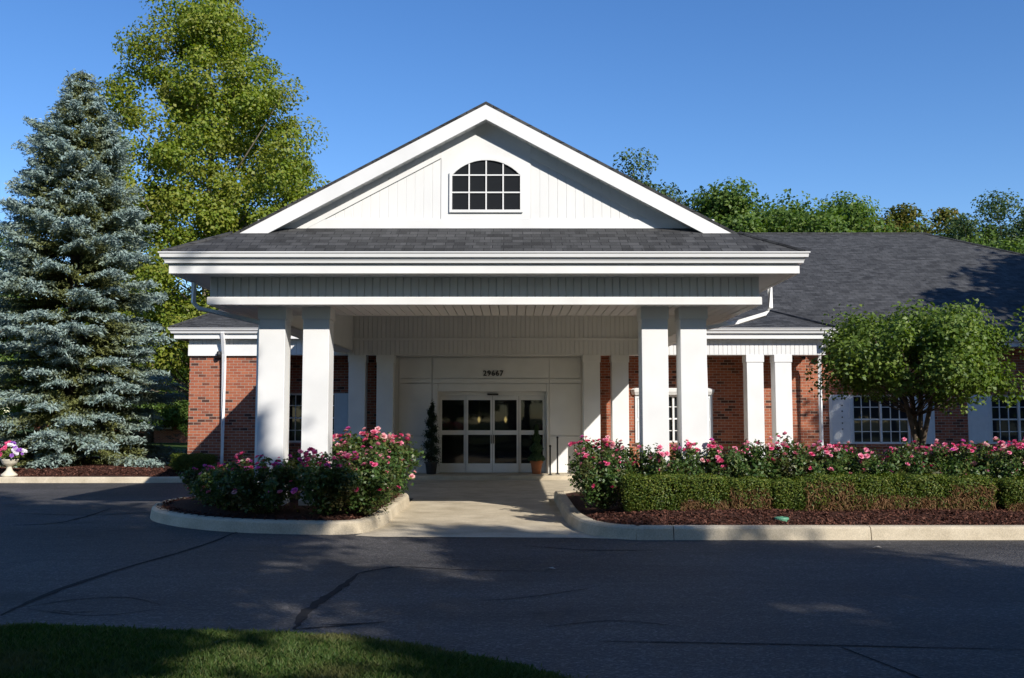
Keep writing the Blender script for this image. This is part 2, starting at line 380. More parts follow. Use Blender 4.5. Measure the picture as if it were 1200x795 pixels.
M = dict(
    white=mat('white_paint', (.74, .74, .72), .5, .4, var=.06, vscale=1.5, bump=.05, bscale=30),
    siding=mat('white_siding', (.72, .72, .70), .55, .35, var=.05, vscale=.8),
    shutter=mat('pale_shutter', (.66, .69, .70), .5, .4, var=.04),
    metal=mat('white_gutter_metal', (.76, .76, .75), .35, .5, var=.04, vscale=.9),
    brick=brick_mat(), shingle=shingle_mat(), asphalt=asphalt_mat(), concrete=concrete_mat(),
    shed=mat('dark_drip_edge', (.02, .02, .022), .6),
    glass=glass_mat('dark_window_glass', 0.0), dglass=glass_mat('door_glass', .55),
    black=mat('black_metal', (.012, .012, .014), .45),
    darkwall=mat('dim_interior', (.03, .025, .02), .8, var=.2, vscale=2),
    brass=mat('brass', (.55, .36, .1), .3, metal=1.0),
    lampglow=emit_mat('lamp_glow', (1.0, .72, .25), 1.6),
    terracotta=mat('terracotta', (.36, .13, .055), .8, .2, var=.15, vscale=9, bump=.2),
    urn=mat('cast_stone', (.62, .57, .45), .8, .2, var=.1, vscale=12, bump=.2),
    mulch=mat('mulch', (.05, .024, .018), .95, .1, var=.5, vscale=22, bump=1.0, bscale=50),
    soil=mat('lawn_soil', (.045, .075, .018), .95, .1, var=.35, vscale=3, bump=.6),
    tar=mat('tar', (.017, .017, .019), .85, .15, var=.3, vscale=8),
    bark=mat('bark', (.11, .085, .062), .95, .1, var=.35, vscale=9, bump=.9, bscale=18),
    palebark=mat('pale_bark', (.2, .17, .125), .9, .1, var=.4, vscale=5, bump=.4, bscale=12),
    cane=mat('rose_cane', (.07, .075, .03), .8, .2, var=.3),
    greenlid=mat('green_plastic', (.09, .26, .16), .55, .4, var=.1),
    lampbox=mat('grey_lamp_housing', (.32, .36, .4), .4),
    chips=ramp_mat('bark_chips', [(.03, .014, .01), (.08, .032, .022), (.12, .05, .035), (.17, .085, .06)], .95, spec=.1),
    grass=ramp_mat('grass_blades', [(.03, .065, .012), (.05, .1, .018), (.085, .13, .03), (.13, .14, .05)], .6, .3, patch=(.14, .125, .05), pscale=1.3),
    spruce=ramp_mat('spruce_needles', [(.165, .235, .21), (.22, .3, .27), (.28, .36, .325), (.35, .425, .385)], .8, .12, tip=(.15, .165, .05)),
    plane=ramp_mat('plane_leaves', [(.1, .155, .018), (.17, .235, .028), (.23, .28, .04), (.27, .27, .046)], .5, .36, patch=(.23, .22, .04), pscale=.45),
    maple=ramp_mat('maple_leaves', [(.06, .11, .018), (.1, .165, .028), (.14, .21, .036), (.175, .225, .04)], .5, .3, patch=(.1, .15, .03), pscale=.9),
    wood_a=ramp_mat('woodland_leaves', [(.05, .095, .016), (.085, .15, .026), (.12, .19, .034), (.15, .2, .04)], .55, .32, patch=(.08, .14, .026), pscale=.3),
    wood_b=ramp_mat('yellowing_leaves', [(.06, .085, .014), (.1, .125, .02), (.15, .15, .026), (.18, .13, .028)], .55, .3, patch=(.15, .14, .03), pscale=.35),
    wood_c=ramp_mat('oak_leaves', [(.03, .06, .018), (.05, .09, .026), (.07, .115, .03), (.095, .135, .04)], .55, .2, patch=(.04, .06, .02), pscale=.4),
    rose=ramp_mat('rose_leaves', [(.035, .075, .02), (.055, .11, .026), (.085, .145, .034), (.13, .14, .04)], .45, .25, patch=(.09, .055, .025), pscale=2.2, spec=.4),
    yew=ramp_mat('hedge_leaves', [(.04, .075, .01), (.07, .115, .014), (.115, .15, .02), (.17, .18, .03)], .55, .2, patch=(.035, .07, .012), pscale=3),
    dead=ramp_mat('dead_twigs', [(.09, .045, .02), (.15, .08, .038), (.22, .125, .065), (.12, .1, .04)], .9, .05, spec=.1),
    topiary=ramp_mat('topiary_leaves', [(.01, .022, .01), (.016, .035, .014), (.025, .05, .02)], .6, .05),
    dwarf=ramp_mat('dwarf_conifer_leaves', [(.04, .08, .03), (.06, .11, .045), (.08, .13, .05)], .6, .1),
    lime=ramp_mat('lime_leaves', [(.12, .17, .03), (.18, .22, .05), (.09, .13, .03)], .6, .2),
    pinks=[ramp_mat('pink_petals', [(.72, .2, .32), (.78, .28, .4), (.84, .4, .5)], .6, .25, spec=.2),
           ramp_mat('hot_pink_petals', [(.66, .09, .22), (.74, .13, .28), (.8, .2, .36)], .6, .25, spec=.2),
           ramp_mat('pale_pink_petals', [(.74, .36, .42), (.8, .46, .48), (.78, .52, .5)], .6, .25, spec=.2),
           ramp_mat('magenta_petals', [(.58, .09, .38), (.68, .15, .46), (.74, .24, .53)], .6, .25, spec=.2)],
    white_petal=ramp_mat('white_petals', [(.75, .7, .72), (.8, .78, .8)], .6, .2),
    purple=ramp_mat('purple_petals', [(.22, .06, .42), (.35, .12, .55), (.5, .25, .62)], .6, .2),
)

# ================================================================== THE SETTING
def struct(o): o['kind'] = 'structure'; return o
# ground to the horizon
g = MB(); g.box(-900, 900, -300, 1500, -1.0, -0.012); struct(g.build('ground', M['soil']))
# asphalt of the drive: one sheet
g = MB(); g.poly((-60, -4, 0), (60, -4, 0), (60, 29.2, 0), (-60, 29.2, 0)); struct(g.build('road', M['asphalt']))

def smooth_path(pts, n=6, closed=False):
    out = []; N_ = len(pts)
    for i in range(N_ if closed else N_-1):
        g_ = lambda k: Vector(pts[k % N_] if closed else pts[min(max(k, 0), N_-1)])
        a, b, c, d = g_(i-1), g_(i), g_(i+1), g_(i+2)
        for j in range(n):
            t = j/n
            out.append(tuple(.5*((2*b) + (c-a)*t + (2*a-5*b+4*c-d)*t*t + (3*b-a-3*c+d)*t**3)))
    if not closed: out.append(tuple(pts[-1]))
    return out

KERB = [(0, -.05), (0.0, .0), (-.025, .15), (-.055, .178), (-.09, .185), (-.2, .185), (-.2, -.05)]
# left planting island (kerb outline runs anticlockwise so that outward is to the right)
isl = [(-2.02, 15.3), (-2.3, 14.5), (-3.1, 14.45), (-4.2, 14.75), (-5.2, 15.45), (-6.0, 16.5), (-6.4, 18.0), (-6.1, 19.5), (-5.3, 20.4),
       (-3.6, 20.6), (-2.4, 20.4), (-2.02, 19.6), (-2.0, 17.5)][::-1]
ipath = smooth_path([Vector(p) for p in isl], 6, True)
# anticlockwise? make outward = away from centre
ic = Vector((-4.2, 17.5))
def orient(path, c):
    a = sum(path[i][0]*path[(i+1) % len(path)][1] - path[(i+1) % len(path)][0]*path[i][1] for i in range(len(path)))
    return path if a > 0 else path[::-1]
ipath = orient(ipath, ic)
g = MB(); g.sweep(ipath, KERB, closed=True); struct(g.build('kerb', M['concrete'], smooth=False))
g = MB()
rings = [(.97, .13), (.93, .16), (.8, .22), (.55, .27), (.2, .3)]
ivs = []; n = len(ipath)
for k, z in rings:
    for p in ipath: ivs.append((ic.x + (p[0]-ic.x)*k, ic.y + (p[1]-ic.y)*k, z))
g.add(ivs, [(i*n+j, i*n+(j+1) % n, (i+1)*n+(j+1) % n, (i+1)*n+j) for i in range(len(rings)-1) for j in range(n)] + [tuple(range((len(rings)-1)*n, len(rings)*n))])
struct(g.build('mulch_bed', M['mulch'], smooth=True))

# right bed kerb: along the walk, round the corner, then along the road in sections
def kerb_open(path): g = MB(); g.sweep(path, KERB); return struct(g.build('kerb', M['concrete']))
JT = .012
corner = smooth_path([Vector(p) for p in [(.86, 20.4), (.86, 18), (.88, 16), (1.02, 14.7), (1.3, 14.05), (1.72, 13.78)]], 6)
kerb_open(corner)
for a, b in ((1.72, 2.24), (2.24, 4.98), (4.98, 8.0), (8.0, 11.0), (11, 14), (14, 17.5), (17.5, 21)):
    kerb_open([(a+JT, 13.78 - max(0, (2.24-a))*.0), (b, 13.78)])
kerb_open([(21, 20.6), (11, 20.6), (1.2, 20.6), (.86, 20.41)])
g = MB(); xs = np.linspace(1.03, 21, 80); ys = np.linspace(13.95, 20.45, 26)
def bed_z(x, y):
    d = min(y-13.95, 20.45-y, x-1.0); return .135 + .16*min(1, max(0, d)/1.0) + .02*math.sin(x*2.3)*math.sin(y*3.1)*min(1, max(0, d)/.4)
vs = [(max(x, 1.03 + max(0, (14.7-y))*.8), y, bed_z(x, y)) for y in ys for x in xs]
g.add(vs, [(j*80+i, j*80+i+1, (j+1)*80+i+1, (j+1)*80+i) for j in range(25) for i in range(79)])
struct(g.build('mulch_bed', M['mulch'], smooth=True))

# concrete walk from the road to the porch, and the porch slab
g = MB(); g.poly((-2.25, 14.25, .006), (-1.9, 14.12, .006), (.9, 14.0, .006), (1.5, 13.86, .006), (1.1, 14.7, .006), (.9, 16, .006), (.9, 20.7, .006), (-2.05, 20.7, .006), (-2.05, 15.2, .006))
struct(g.build('walkway', M['concrete']))
g = MB(); g.poly((-4.9, 20.72, .006), (4.1, 20.72, .006), (4.1, 26.72, .006), (-4.9, 26.72, .006))
struct(g.build('canopy_paving', M['concrete']))
g = MB(); g.box(-6.4, 8.5, 26.75, 29.4, -.1, .12); struct(g.build('porch_slab', M['concrete'], bevel=.012))

# spruce bed on the left with its kerb
kp = [(-40, 25.6), (-14, 25.6), (-9.4, 25.62), (-8.6, 25.75), (-8.0, 26.3), (-7.6, 26.74)]
g = MB(); g.sweep(kp, [(0, -.05), (0, .0), (-.02, .12), (-.05, .15), (-.16, .15), (-.16, -.05)]); struct(g.build('kerb', M['concrete']))
g = MB(); xs = np.linspace(-40, -7.7, 60); ys = np.linspace(25.72, 36, 22)
vs = []
for y in ys:
    for x in xs:
        yy = max(y, 25.78 + max(0, (x+9.2))*.75)
        vs.append((x, yy, .13 + .17*min(1, max(0, yy-25.75)/.9) + .03*math.sin(x*1.7+yy)))
g.add(vs, [(j*60+i, j*60+i+1, (j+1)*60+i+1, (j+1)*60+i) for j in range(21) for i in range(59)])
struct(g.build('mulch_bed', M['mulch'], smooth=True))
# bed along the right wing of the building
g = MB(); g.sweep([(8.6, 26.6), (24, 26.6)], KERB); struct(g.build('kerb', M['concrete']))
g = MB(); g.poly((8.52, 26.7, .15), (24, 26.7, .15), (24, 29.4, .25), (8.52, 29.4, .25)); struct(g.build('mulch_bed', M['mulch']))

# front lawn in the near left corner
edge = [(-30, 8.4), (-12, 8.15)] + [gnd(px, py) for px, py in ((-60, 734), (60, 735), (180, 739), (300, 741), (400, 746), (480, 757), (560, 772), (620, 785), (660, 797), (700, 815), (760, 850), (900, 930))] + [(3.2, 2.5), (8, -3)]
edge = smooth_path([Vector(p) for p in edge], 5)
rnd = random.Random(5)
edge = [(x + rnd.uniform(-.02, .02), y - .12 + rnd.uniform(-.04, .04)) for x, y in edge]
g = MB(); ne = len(edge)
vs = [(x, y, .006) for x, y in edge] + [(x-.05, y-.12, .035) for x, y in edge] + [(x-.4, y-.8, .08) for x, y in edge] + [(x-2, y-4, .13) for x, y in edge] + [(x-8, y-14, .2) for x, y in edge]
g.add(vs, [(k*ne+i, k*ne+i+1, (k+1)*ne+i+1, (k+1)*ne+i) for k in range(4) for i in range(ne-1)])
struct(g.build('front_lawn', M['soil'], smooth=True))

# tar lines and scuffs on the asphalt
def crack(pts, wd, z=.004):
    p = smooth_path([Vector(gnd(*q)) for q in pts], 8); L_ = []; R_ = []
    for i, q in enumerate(p):
        a = Vector(p[max(i-1, 0)]); b = Vector(p[min(i+1, len(p)-1)]); d = (b-a).normalized(); nn = Vector((d.y, -d.x))
        h = wd*(.5 + .5*rnd.random())*min(1, .25 + 3*min(i, len(p)-1-i)/len(p))
        j = Vector((rnd.uniform(-1, 1), rnd.uniform(-1, 1)))*wd*.25
        L_.append((*(Vector(q)+nn*h+j), z)); R_.append((*(Vector(q)-nn*h+j), z))
    m = len(p); return MB().add(L_+R_, [(i, i+1, m+i+1, m+i) for i in range(m-1)])
for pts, wd in (([(0, 722), (60, 695), (140, 668), (230, 642), (292, 618)], .045), ([(345, 738), (362, 715), (395, 692), (418, 673)], .06), ([(470, 664), (540, 668), (640, 670)], .02),
                ([(700, 752), (830, 754), (980, 757), (1210, 762)], .018), ([(0, 616), (60, 614), (100, 606), (130, 596)], .04), ([(30, 712), (90, 703), (150, 701), (190, 710)], .014),
                ([(375, 733), (430, 731), (452, 729)], .016), ([(560, 705), (620, 700), (690, 690)], .012), ([(615, 640), (690, 645), (780, 645)], .02), ([(60, 716), (90, 718), (120, 716)], .012), ([(418, 673), (440, 668), (470, 664)], .03), ([(345, 738), (385, 735), (430, 731)], .02), ([(180, 600), (110, 604), (20, 602)], .03), ([(640, 735), (720, 728), (800, 735)], .012), ([(980, 757), (1040, 780), (1090, 800)], .014), ([(30, 714), (110, 722), (190, 714)], .012)):
    struct(crack(pts, wd).build('tar_line', M['tar'], recalc=False))

# ================================================================== THE BUILDING
BL = empty('brick_building', (0, 29, 0), 'single storey red brick building with a white gabled entrance canopy and dark shingle roofs', 'building')
def part(mb, name, m, bevel=0, parent=None, label=None, smooth=False):
    o = mb.build(name, M[m] if isinstance(m, str) else m, parent or BL, smooth=smooth, bevel=bevel)
    if label: o['label'] = label
    return o

# ---- canopy
YF = 15.2                                      # face of the eave board
cl, _ = at(198, 315, YF); cr, _ = at(937, 315, YF); xc = (cl+cr)/2
z_g1 = az(295, 15.08); z_g0 = az(307.5, 15.08)
z_f1 = az(310, YF); z_f0 = az(320.5, YF)
ze = z_g1 - .005; Ye = YF - .1; el, er = cl - .08, cr + .08
zr = az(120, 16.0); hw = (er-el)/2; ms = (zr-ze)/hw
YR = 16.0; YW = 16.22; YB = 27.2
def rz(d): return ze + ms*d
dr = YR - Ye; dw = YW + .02 - Ye
TH = .05
# roofs (slabs with thickness)
s_ = MB()
s_.slab([(el, Ye, ze), (er, Ye, ze), (er-dw, Ye+dw, rz(dw)), (el+dw, Ye+dw, rz(dw))], (0, 0, -.03))
part(s_, 'canopy_front_roof', 'shingle')
for sgn, e_ in ((-1, el), (1, er)):
    zb = 31.0 + (zr-5.61)/.5
    s_ = MB(); s_.slab([(e_, Ye+.001, ze), (e_, YB+3, ze), (xc, 34.2, zr), (xc, YR-.045, zr), (e_ - sgn*(dr-.045), YR-.045, rz(dr-.045))], (0, 0, -TH))
    part(s_, 'canopy_side_roof', 'shingle')
# hip caps
for e_, sg in ((el, 1), (er, -1)):
    c_ = MB(); c_.tube([(e_, Ye, ze+.004), (e_+sg*(dr-.06), Ye+dr-.06, rz(dr-.06)+.004)], .035, 6); part(c_, 'hip_cap', 'shingle')
# rake boards, rake soffits
BD = .25
for sg, e_ in ((1, el), (-1, er)):
    b_ = MB(); x0 = e_ + sg*(dr-.35); z0 = rz(dr-.35)
    b_.slab([(xc, YR-.04, zr-.052), (x0, YR-.04, z0-.052), (x0, YR-.04, z0-.052-BD), (xc, YR-.04, zr-.052-BD)], (0, .04, 0))
    part(b_, 'rake_board', 'white')
    s_ = MB(); N_ = 26
    for i in range(N_):                         # vented soffit: lapped strips
        t0 = i/N_; t1 = (i+.94)/N_
        q = lambda t, y: (xc + (x0-xc)*t, y, zr + (z0-zr)*t - .05 - BD + .02)
        s_.slab([q(t0, YR+.003), q(t1, YR+.003), q(t1, YW), q(t0, YW)], (0, 0, .012))
    part(s_, 'rake_soffit', 'siding')
    s_ = MB(); q = lambda t, y: (xc + (x0-xc)*t, y, zr + (z0-zr)*t - .05 - BD + .045)
    s_.poly(q(0, YR+.003), q(1, YR+.003), q(1, YW+.1), q(0, YW+.1)); part(s_, 'rake_soffit', 'siding')
# gable wall
zb = rz(dw) - .05; dW = dw
def zroof(x): return rz((x-el) if x < xc else (er-x)) - .06
gx0, gx1 = el + dw, er - dw
wx0, wx1 = ax(517, YW, 220), ax(622, YW, 220)
zbt = zb + .05 + .13
for a, b in ((gx0+.3, wx0), (wx1, gx1-.3)):
    m_ = MB(); m_.beads(a, b, lambda x: zbt-.01, lambda x: max(zbt-.005, zroof(x)-.02), YW, .15, .012, .008); part(m_, 'gable_siding', 'siding')
m_ = MB(); m_.slab([(gx0-.3, YW+.02, zb-.3), (gx1+.3, YW+.02, zb-.3), (gx1+.3, YW+.02, zroof(gx1+.3)), (xc, YW+.02, zroof(xc)), (gx0-.3, YW+.02, zroof(gx0-.3))], (0, .1, 0)); part(m_, 'gable_wall', 'siding')
m_ = MB(); m_.box(gx0+.05, gx1-.05, YW-.02, YW+.015, zb-.1, zbt); part(m_, 'gable_base_board', 'white', .004)
m_ = MB(); m_.slab([(wx0, YW-.012, zbt+.003), (wx1, YW-.012, zbt+.003), (wx1, YW-.012, zroof(wx1)), (xc, YW-.012, zroof(xc)), (wx0, YW-.012, zroof(wx0))], (0, .03, 0)); part(m_, 'gable_centre_panel', 'white')
for sg, e_ in ((1, el), (-1, er)):              # sloping trim boards below the soffit
    m_ = MB(); xa = wx0-.003 if sg > 0 else wx1+.003; xb = e_ + sg*(dw+.75); off = .34
    m_.slab([(xa, YW-.027, zroof(xa)-off), (xb, YW-.027, zroof(xb)-off), (xb, YW-.027, zroof(xb)-off-.09), (xa, YW-.027, zroof(xa)-off-.09)], (0, .024, 0)); part(m_, 'gable_trim', 'white')
# arched gable window
gw0, gw1 = ax(530, YW, 220), ax(609.5, YW, 220); gz0, gz1, gzs = az(246.5, YW), az(188.5, YW), az(206, YW)
gc = (gw0+gw1)/2; hwid = (gw1-gw0)/2; rise = gz1-gzs; Rr = (hwid**2 + rise**2)/(2*rise)
def arch(x, grow=0): return gzs + math.sqrt(max(0, (Rr+grow)**2 - (x-gc)**2)) - (Rr-rise)
GW = MB(); NA = 16
xs = [gw0 + (gw1-gw0)*i/NA for i in range(NA+1)]
GWf = MB()
fr = .045
inner = [(gw0, gz0)] + [(x, arch(x)) for x in xs] + [(gw1, gz0)]
outer = [(gw0-fr, gz0-fr)] + [(gc + (x-gc)*(hwid+fr)/hwid, arch(x)+fr) for x in xs] + [(gw1+fr, gz0-fr)]
ni = len(inner)
for i in range(ni):
    j = (i+1) % ni
    a, b, c, d = inner[i], inner[j], outer[j], outer[i]
    GWf.slab([(a[0], YW-.045, a[1]), (b[0], YW-.045, b[1]), (c[0], YW-.045, c[1]), (d[0], YW-.045, d[1])], (0, .04, 0))
win = part(GWf, 'gable_window', 'white')
p_ = MB(); p_.add([(x, YW-.016, z) for x, z in inner], [tuple(range(ni))]); part(p_, 'pane', 'glass', parent=win)
p_ = MB()
for k in range(1, 4):
    x = gw0 + (gw1-gw0)*k/4; p_.box(x-.011, x+.011, YW-.036, YW-.017, gz0, arch(x))
for z in (gz0 + (gzs-gz0)*.5, gzs): p_.box(gw0, gw1, YW-.038, YW-.0175, z-.011, z+.011)
part(p_, 'muntins', 'white', parent=win)
# eave: fascia, gutter, soffit, frieze, ledge, underside
path = [(cl, YB), (cl, YF), (cr, YF), (cr, YB)]
m_ = MB(); m_.sweep(path, [(0, z_f0), (0, z_f1), (-.03, z_f1), (-.03, ze-.06), (-.06, ze-.06), (-.06, z_f0)]); part(m_, 'fascia_board', 'white')
m_ = MB(); zg = z_g0
m_.sweep(path, [(-.026, zg), (.05, zg), (.058, zg+.035), (.085, zg+.075), (.11, zg+.085), (.12, z_g1-.02), (.135, z_g1-.018), (.135, z_g1), (.115, z_g1), (.105, z_g1-.03), (-.026, z_g1-.03)]); part(m_, 'gutter', 'metal')
YZ = 15.7; fl, fr_ = ax(246, YZ, 340), ax(890, YZ, 340)
z_l1 = az(348, YZ-.11); z_l0 = az(357, YZ-.11)
m_ = MB()
m_.poly((cl+.02, YF+.02, z_f0+.012), (cr-.02, YF+.02, z_f0+.012), (fr_-.01, YZ+.02, z_f0+.012), (fl+.01, YZ+.02, z_f0+.012))
m_.poly((cl+.02, YF+.02, z_f0+.012), (fl+.01, YZ+.02, z_f0+.012), (fl+.01, YB, z_f0+.012), (cl+.02, YB, z_f0+.012))
m_.poly((cr-.02, YF+.02, z_f0+.012), (cr-.02, YB, z_f0+.012), (fr_-.01, YB, z_f0+.012), (fr_-.01, YZ+.02, z_f0+.012))
part(m_, 'eave_soffit', 'siding')
m_ = MB(); m_.beads(fl, fr_, z_l1-.01, z_f0+.01, YZ, .125, .024, .022)
part(m_, 'frieze', 'siding')
for a in (fr_-.03, fl):
    m_ = MB(); m_.box(a, a+.03, YZ+.025, YB, z_l1-.01, z_f0+.01); part(m_, 'frieze', 'siding')
m_ = MB(); m_.sweep([(fl+.1, YB), (fl+.1, YZ), (fr_-.1, YZ), (fr_-.1, YB)], [(.11, z_l0), (.11, z_l1-.012), (.1, z_l1), (-.03, z_l1), (-.03, z_l0)]); part(m_, 'ledge_board', 'white')
# underside of the beam ring: planks running back
zu = z_l0 + .012; YI = 17.4; BW = .45
m_ = MB(); xs = np.arange(fl, fr_, .15)
for x in xs:
    m_.box(x+.006, min(x+.144, fr_), YZ+.01, YI, zu, zu+.02)
for y in np.arange(YI, YB, .15):
    for a, b in ((fl, fl+BW), (fr_-BW, fr_)): m_.box(a+.01, b, y+.006, min(y+.144, YB), zu, zu+.02)
part(m_, 'beam_underside', 'siding')
m_ = MB(); m_.box(fl+BW, fr_-BW, YI-.02, YI, zu-.004, 4.5); m_.box(fl+BW-.02, fl+BW, YI, YB-.05, zu-.004, 4.5); m_.box(fr_-BW, fr_-BW+.02, YI, YB-.05, zu-.004, 4.5); part(m_, 'beam_inner_face', 'siding')
m_ = MB(); m_.box(fl+.05, fr_-.05, YZ+.05, YB-.02, 4.5, 4.53); part(m_, 'canopy_ceiling', 'siding')
# front columns
CY = 16.05; CW = .432
def column(px0, px1, Y, z0, z1, wd, name='column'):
    xm = (ax(px0, Y) + ax(px1, Y))/2; h = wd/2
    c_ = MB(); c_.box(xm-h, xm+h, Y, Y+wd, z0, z1)
    o = part(c_, name, 'white', .008)
    c_ = MB(); c_.box(xm-h-.018, xm+h+.018, Y-.018, Y+wd+.018, z1-.2, z1+.004); part(c_, 'capital', 'white', .006, parent=o)
    c_ = MB(); c_.box(xm-h-.025, xm+h+.025, Y-.025, Y+wd+.025, z0-.02, z0+.22); part(c_, 'plinth', 'white', .008, parent=o)
for a, b in ((302, 333), (354, 385), (753, 783), (798, 829)): column(a, b, CY, .15, zu-.002, CW)

# ---- porch and walls
YP = 27.2; YE = 26.96; YA = 28.35; YEN = 27.8
e0, e1 = ax(203, YE, 387), ax(979, YE, 387)
pz1 = az(384, YE-.1); pz0 = az(390.5, YE-.1); qz1 = az(391.5, YE); qz0 = az(397, YE)
bz0 = az(416, YP); zev = pz1
cR, cL = cr, cl
# porch roof, main roof
mp, mm_ = .3, .5; YM = 27.75; zM = az(392, YM)
Yx = (zev - zM - mp*YE + mm_*YM)/(mm_-mp); zx = zM + mm_*(Yx-YM)
Yr_ = 37.0; zR = zM + mm_*(Yr_-YM)
xr1 = ax(1083, Yr_, 272); er1 = xr1 + (Yr_-YM)
lx = lambda z: e0 - .08 + (z-zev)/1.2
rx_ = e1 + .08 - .5*(Yx-YE)
pzr = lambda y: zev + mp*(y-YE)
zpe = pzr(YE-.08)
for q in ([(e0-.08, YE-.08, zpe), (fl, YE-.08, zpe), (fl, Yx, zx), (lx(zx), Yx, zx)], [(fr_, YE-.08, zpe), (e1+.08, YE-.08, zpe), (rx_, Yx, zx), (fr_, Yx, zx)], [(fl, YP+.3, pzr(YP+.3)), (fr_, YP+.3, pzr(YP+.3)), (fr_, Yx, zx), (fl, Yx, zx)]):
    m_ = MB(); m_.slab(q, (0, 0, -.04)); part(m_, 'porch_roof', 'shingle')
m_ = MB(); m_.slab([(e1+.08, YE-.08, zev), (e1+.08, YM, zM), (rx_, Yx, zx)], (0, 0, -.04)); part(m_, 'porch_roof', 'shingle')
m_ = MB(); m_.slab([(e1+.07, YM-.08, zM-.04), (er1, YM-.08, zM-.04), (xr1, Yr_, zR), (lx(zR), Yr_, zR), (lx(zx), Yx, zx), (rx_, Yx, zx)], (0, 0, -.04)); part(m_, 'main_roof', 'shingle')
Yk = 2*Yr_ - YM
m_ = MB(); m_.slab([(er1, YM-.08, zM-.04), (er1, Yk, zM-.04), (xr1, Yr_, zR)], (0, 0, -.04)); part(m_, 'hip_roof', 'shingle')
m_ = MB(); m_.slab([(e0-.08, YE-.08, zev), (lx(zx), Yx, zx), (lx(zR), Yr_, zR), (e0-.08, Yk, zM)], (0, 0, -.04)); part(m_, 'hip_roof', 'shingle')
m_ = MB(); m_.slab([(e0-.08, Yk, zM), (er1, Yk, zM), (xr1, Yr_, zR), (lx(zR), Yr_, zR)], (0, 0, -.04)); part(m_, 'rear_roof', 'shingle')
c_ = MB(); c_.tube([(lx(zR), Yr_, zR+.01), (xr1, Yr_, zR+.01)], .05, 6); part(c_, 'ridge_cap', 'shingle')
c_ = MB(); c_.tube([(xr1, Yr_, zR+.01), (er1, YM-.08, zM-.03)], .045, 6); part(c_, 'hip_cap', 'shingle')
c_ = MB(); c_.tube([(e1+.08, YE-.08, zev+.006), (rx_, Yx, zx+.006)], .04, 6); part(c_, 'hip_cap', 'shingle')
c_ = MB(); c_.tube([(e0-.08, YE-.08, zev+.006), (lx(zx), Yx, zx+.006)], .04, 6); part(c_, 'hip_cap', 'shingle')
# gutters and fascias of the porch either side of the canopy
GP = lambda z0, z1: [(-.02, z0), (.045, z0), (.06, z0+.05), (.1, z0+.09), (.11, z1-.015), (.125, z1-.012), (.125, z1), (.1, z1), (.1, z1-.03), (-.02, z1-.03)]
FP = lambda z0, z1: [(0, z0), (0, z1), (-.03, z1), (-.03, z0)]
YWG = YM - .0; wq1 = zM; 
for pth in ([(e0, 34), (e0, YE), (fl-.02, YE)], [(fr_+.02, YE), (e1, YE), (e1, YM+.3)]):
    m_ = MB(); m_.sweep(pth, GP(pz0, pz1-.01)); part(m_, 'gutter', 'metal')
    m_ = MB(); m_.sweep(pth, [(-.02, qz0), (-.02, pz1-.05), (-.05, pz1-.05), (-.05, qz0)]); part(m_, 'fascia_board', 'white')
dz = zM - .06
m_ = MB(); m_.sweep([(e1+.15, YM), (er1-.05, YM)], GP(dz-.15, dz)); part(m_, 'gutter', 'metal')
m_ = MB(); m_.sweep([(e1+.15, YM), (er1-.05, YM)], [(-.02, dz-.3), (-.02, dz-.02), (-.05, dz-.02), (-.05, dz-.3)]); part(m_, 'fascia_board', 'white')
m_ = MB(); m_.box(e1+.1, er1-.08, YM+.02, YA+.02, dz-.3, dz-.29); part(m_, 'eave_soffit', 'siding')
# porch soffit, beam and the upper panel below the canopy roof
b0, b1 = ax(221, YP), ax(968, YP, 410)
for a, b in ((e0+.03, fl+.01), (fr_-.01, e1-.03)):
    m_ = MB(); m_.box(a, b, YE+.03, YP+.03, qz0+.004, qz0+.016); part(m_, 'eave_soffit', 'siding')
m_ = MB(); m_.beads(b0-.02, b1, bz0, qz0+.003, YP, .125, .02, .016)
part(m_, 'porch_beam', 'siding')
m_ = MB(); m_.box(b0-.02, b1, YP+.016, YP+.46, bz0-.001, qz0+.003); part(m_, 'porch_beam', 'white', label='flat back and soffit of the white porch beam')
m_ = MB(); m_.beads(fl, fr_, qz0-.01, 4.5, YP-.03, .125, .022, .018); part(m_, 'upper_panel', 'siding')
m_ = MB(); m_.box(fl, fr_, YP-.06, YP-.004, qz0-.03, qz0+.03); part(m_, 'panel_trim', 'white', .004)
m_ = MB(); m_.box(-6.4, b1-.02, YP+.46, YA+.02, qz0-.02, qz0); part(m_, 'porch_ceiling', 'siding')
# brick walls
def wall(x0, x1, z0, z1, y, th, ops, name='brick_wall', m='brick'):
    w_ = MB(); x = x0
    for a, b, c, d in sorted(ops):
        if a > x: w_.box(x, a, y, y+th, z0, z1)
        if c > z0: w_.box(a, b, y, y+th, z0, c)
        if d < z1: w_.box(a, b, y, y+th, d, z1)
        x = b
    if x < x1: w_.box(x, x1, y, y+th, z0, z1)
    return part(w_, name, m)
# left block: front wall flush with the beam
lb1 = ax(320, YP)
m_ = MB(); m_.box(b0, lb1, YP+.05, YP+.3, -.1, bz0-.002); part(m_, 'brick_wall', 'brick')
m_ = MB(); m_.box(b0, b0+.25, YP+.302, Yk-.8, -.1, qz0); part(m_, 'brick_wall', 'brick')
m_ = MB(); m_.box(lb1-.25, lb1, YP+.302, YA+.2, -.1, qz0-.022); part(m_, 'brick_wall', 'brick')
m_ = MB(); m_.box(b0-.03, lb1, YP-.025, YP-.002, bz0-.03, az(404, YP)); part(m_, 'frieze', 'white', .004)

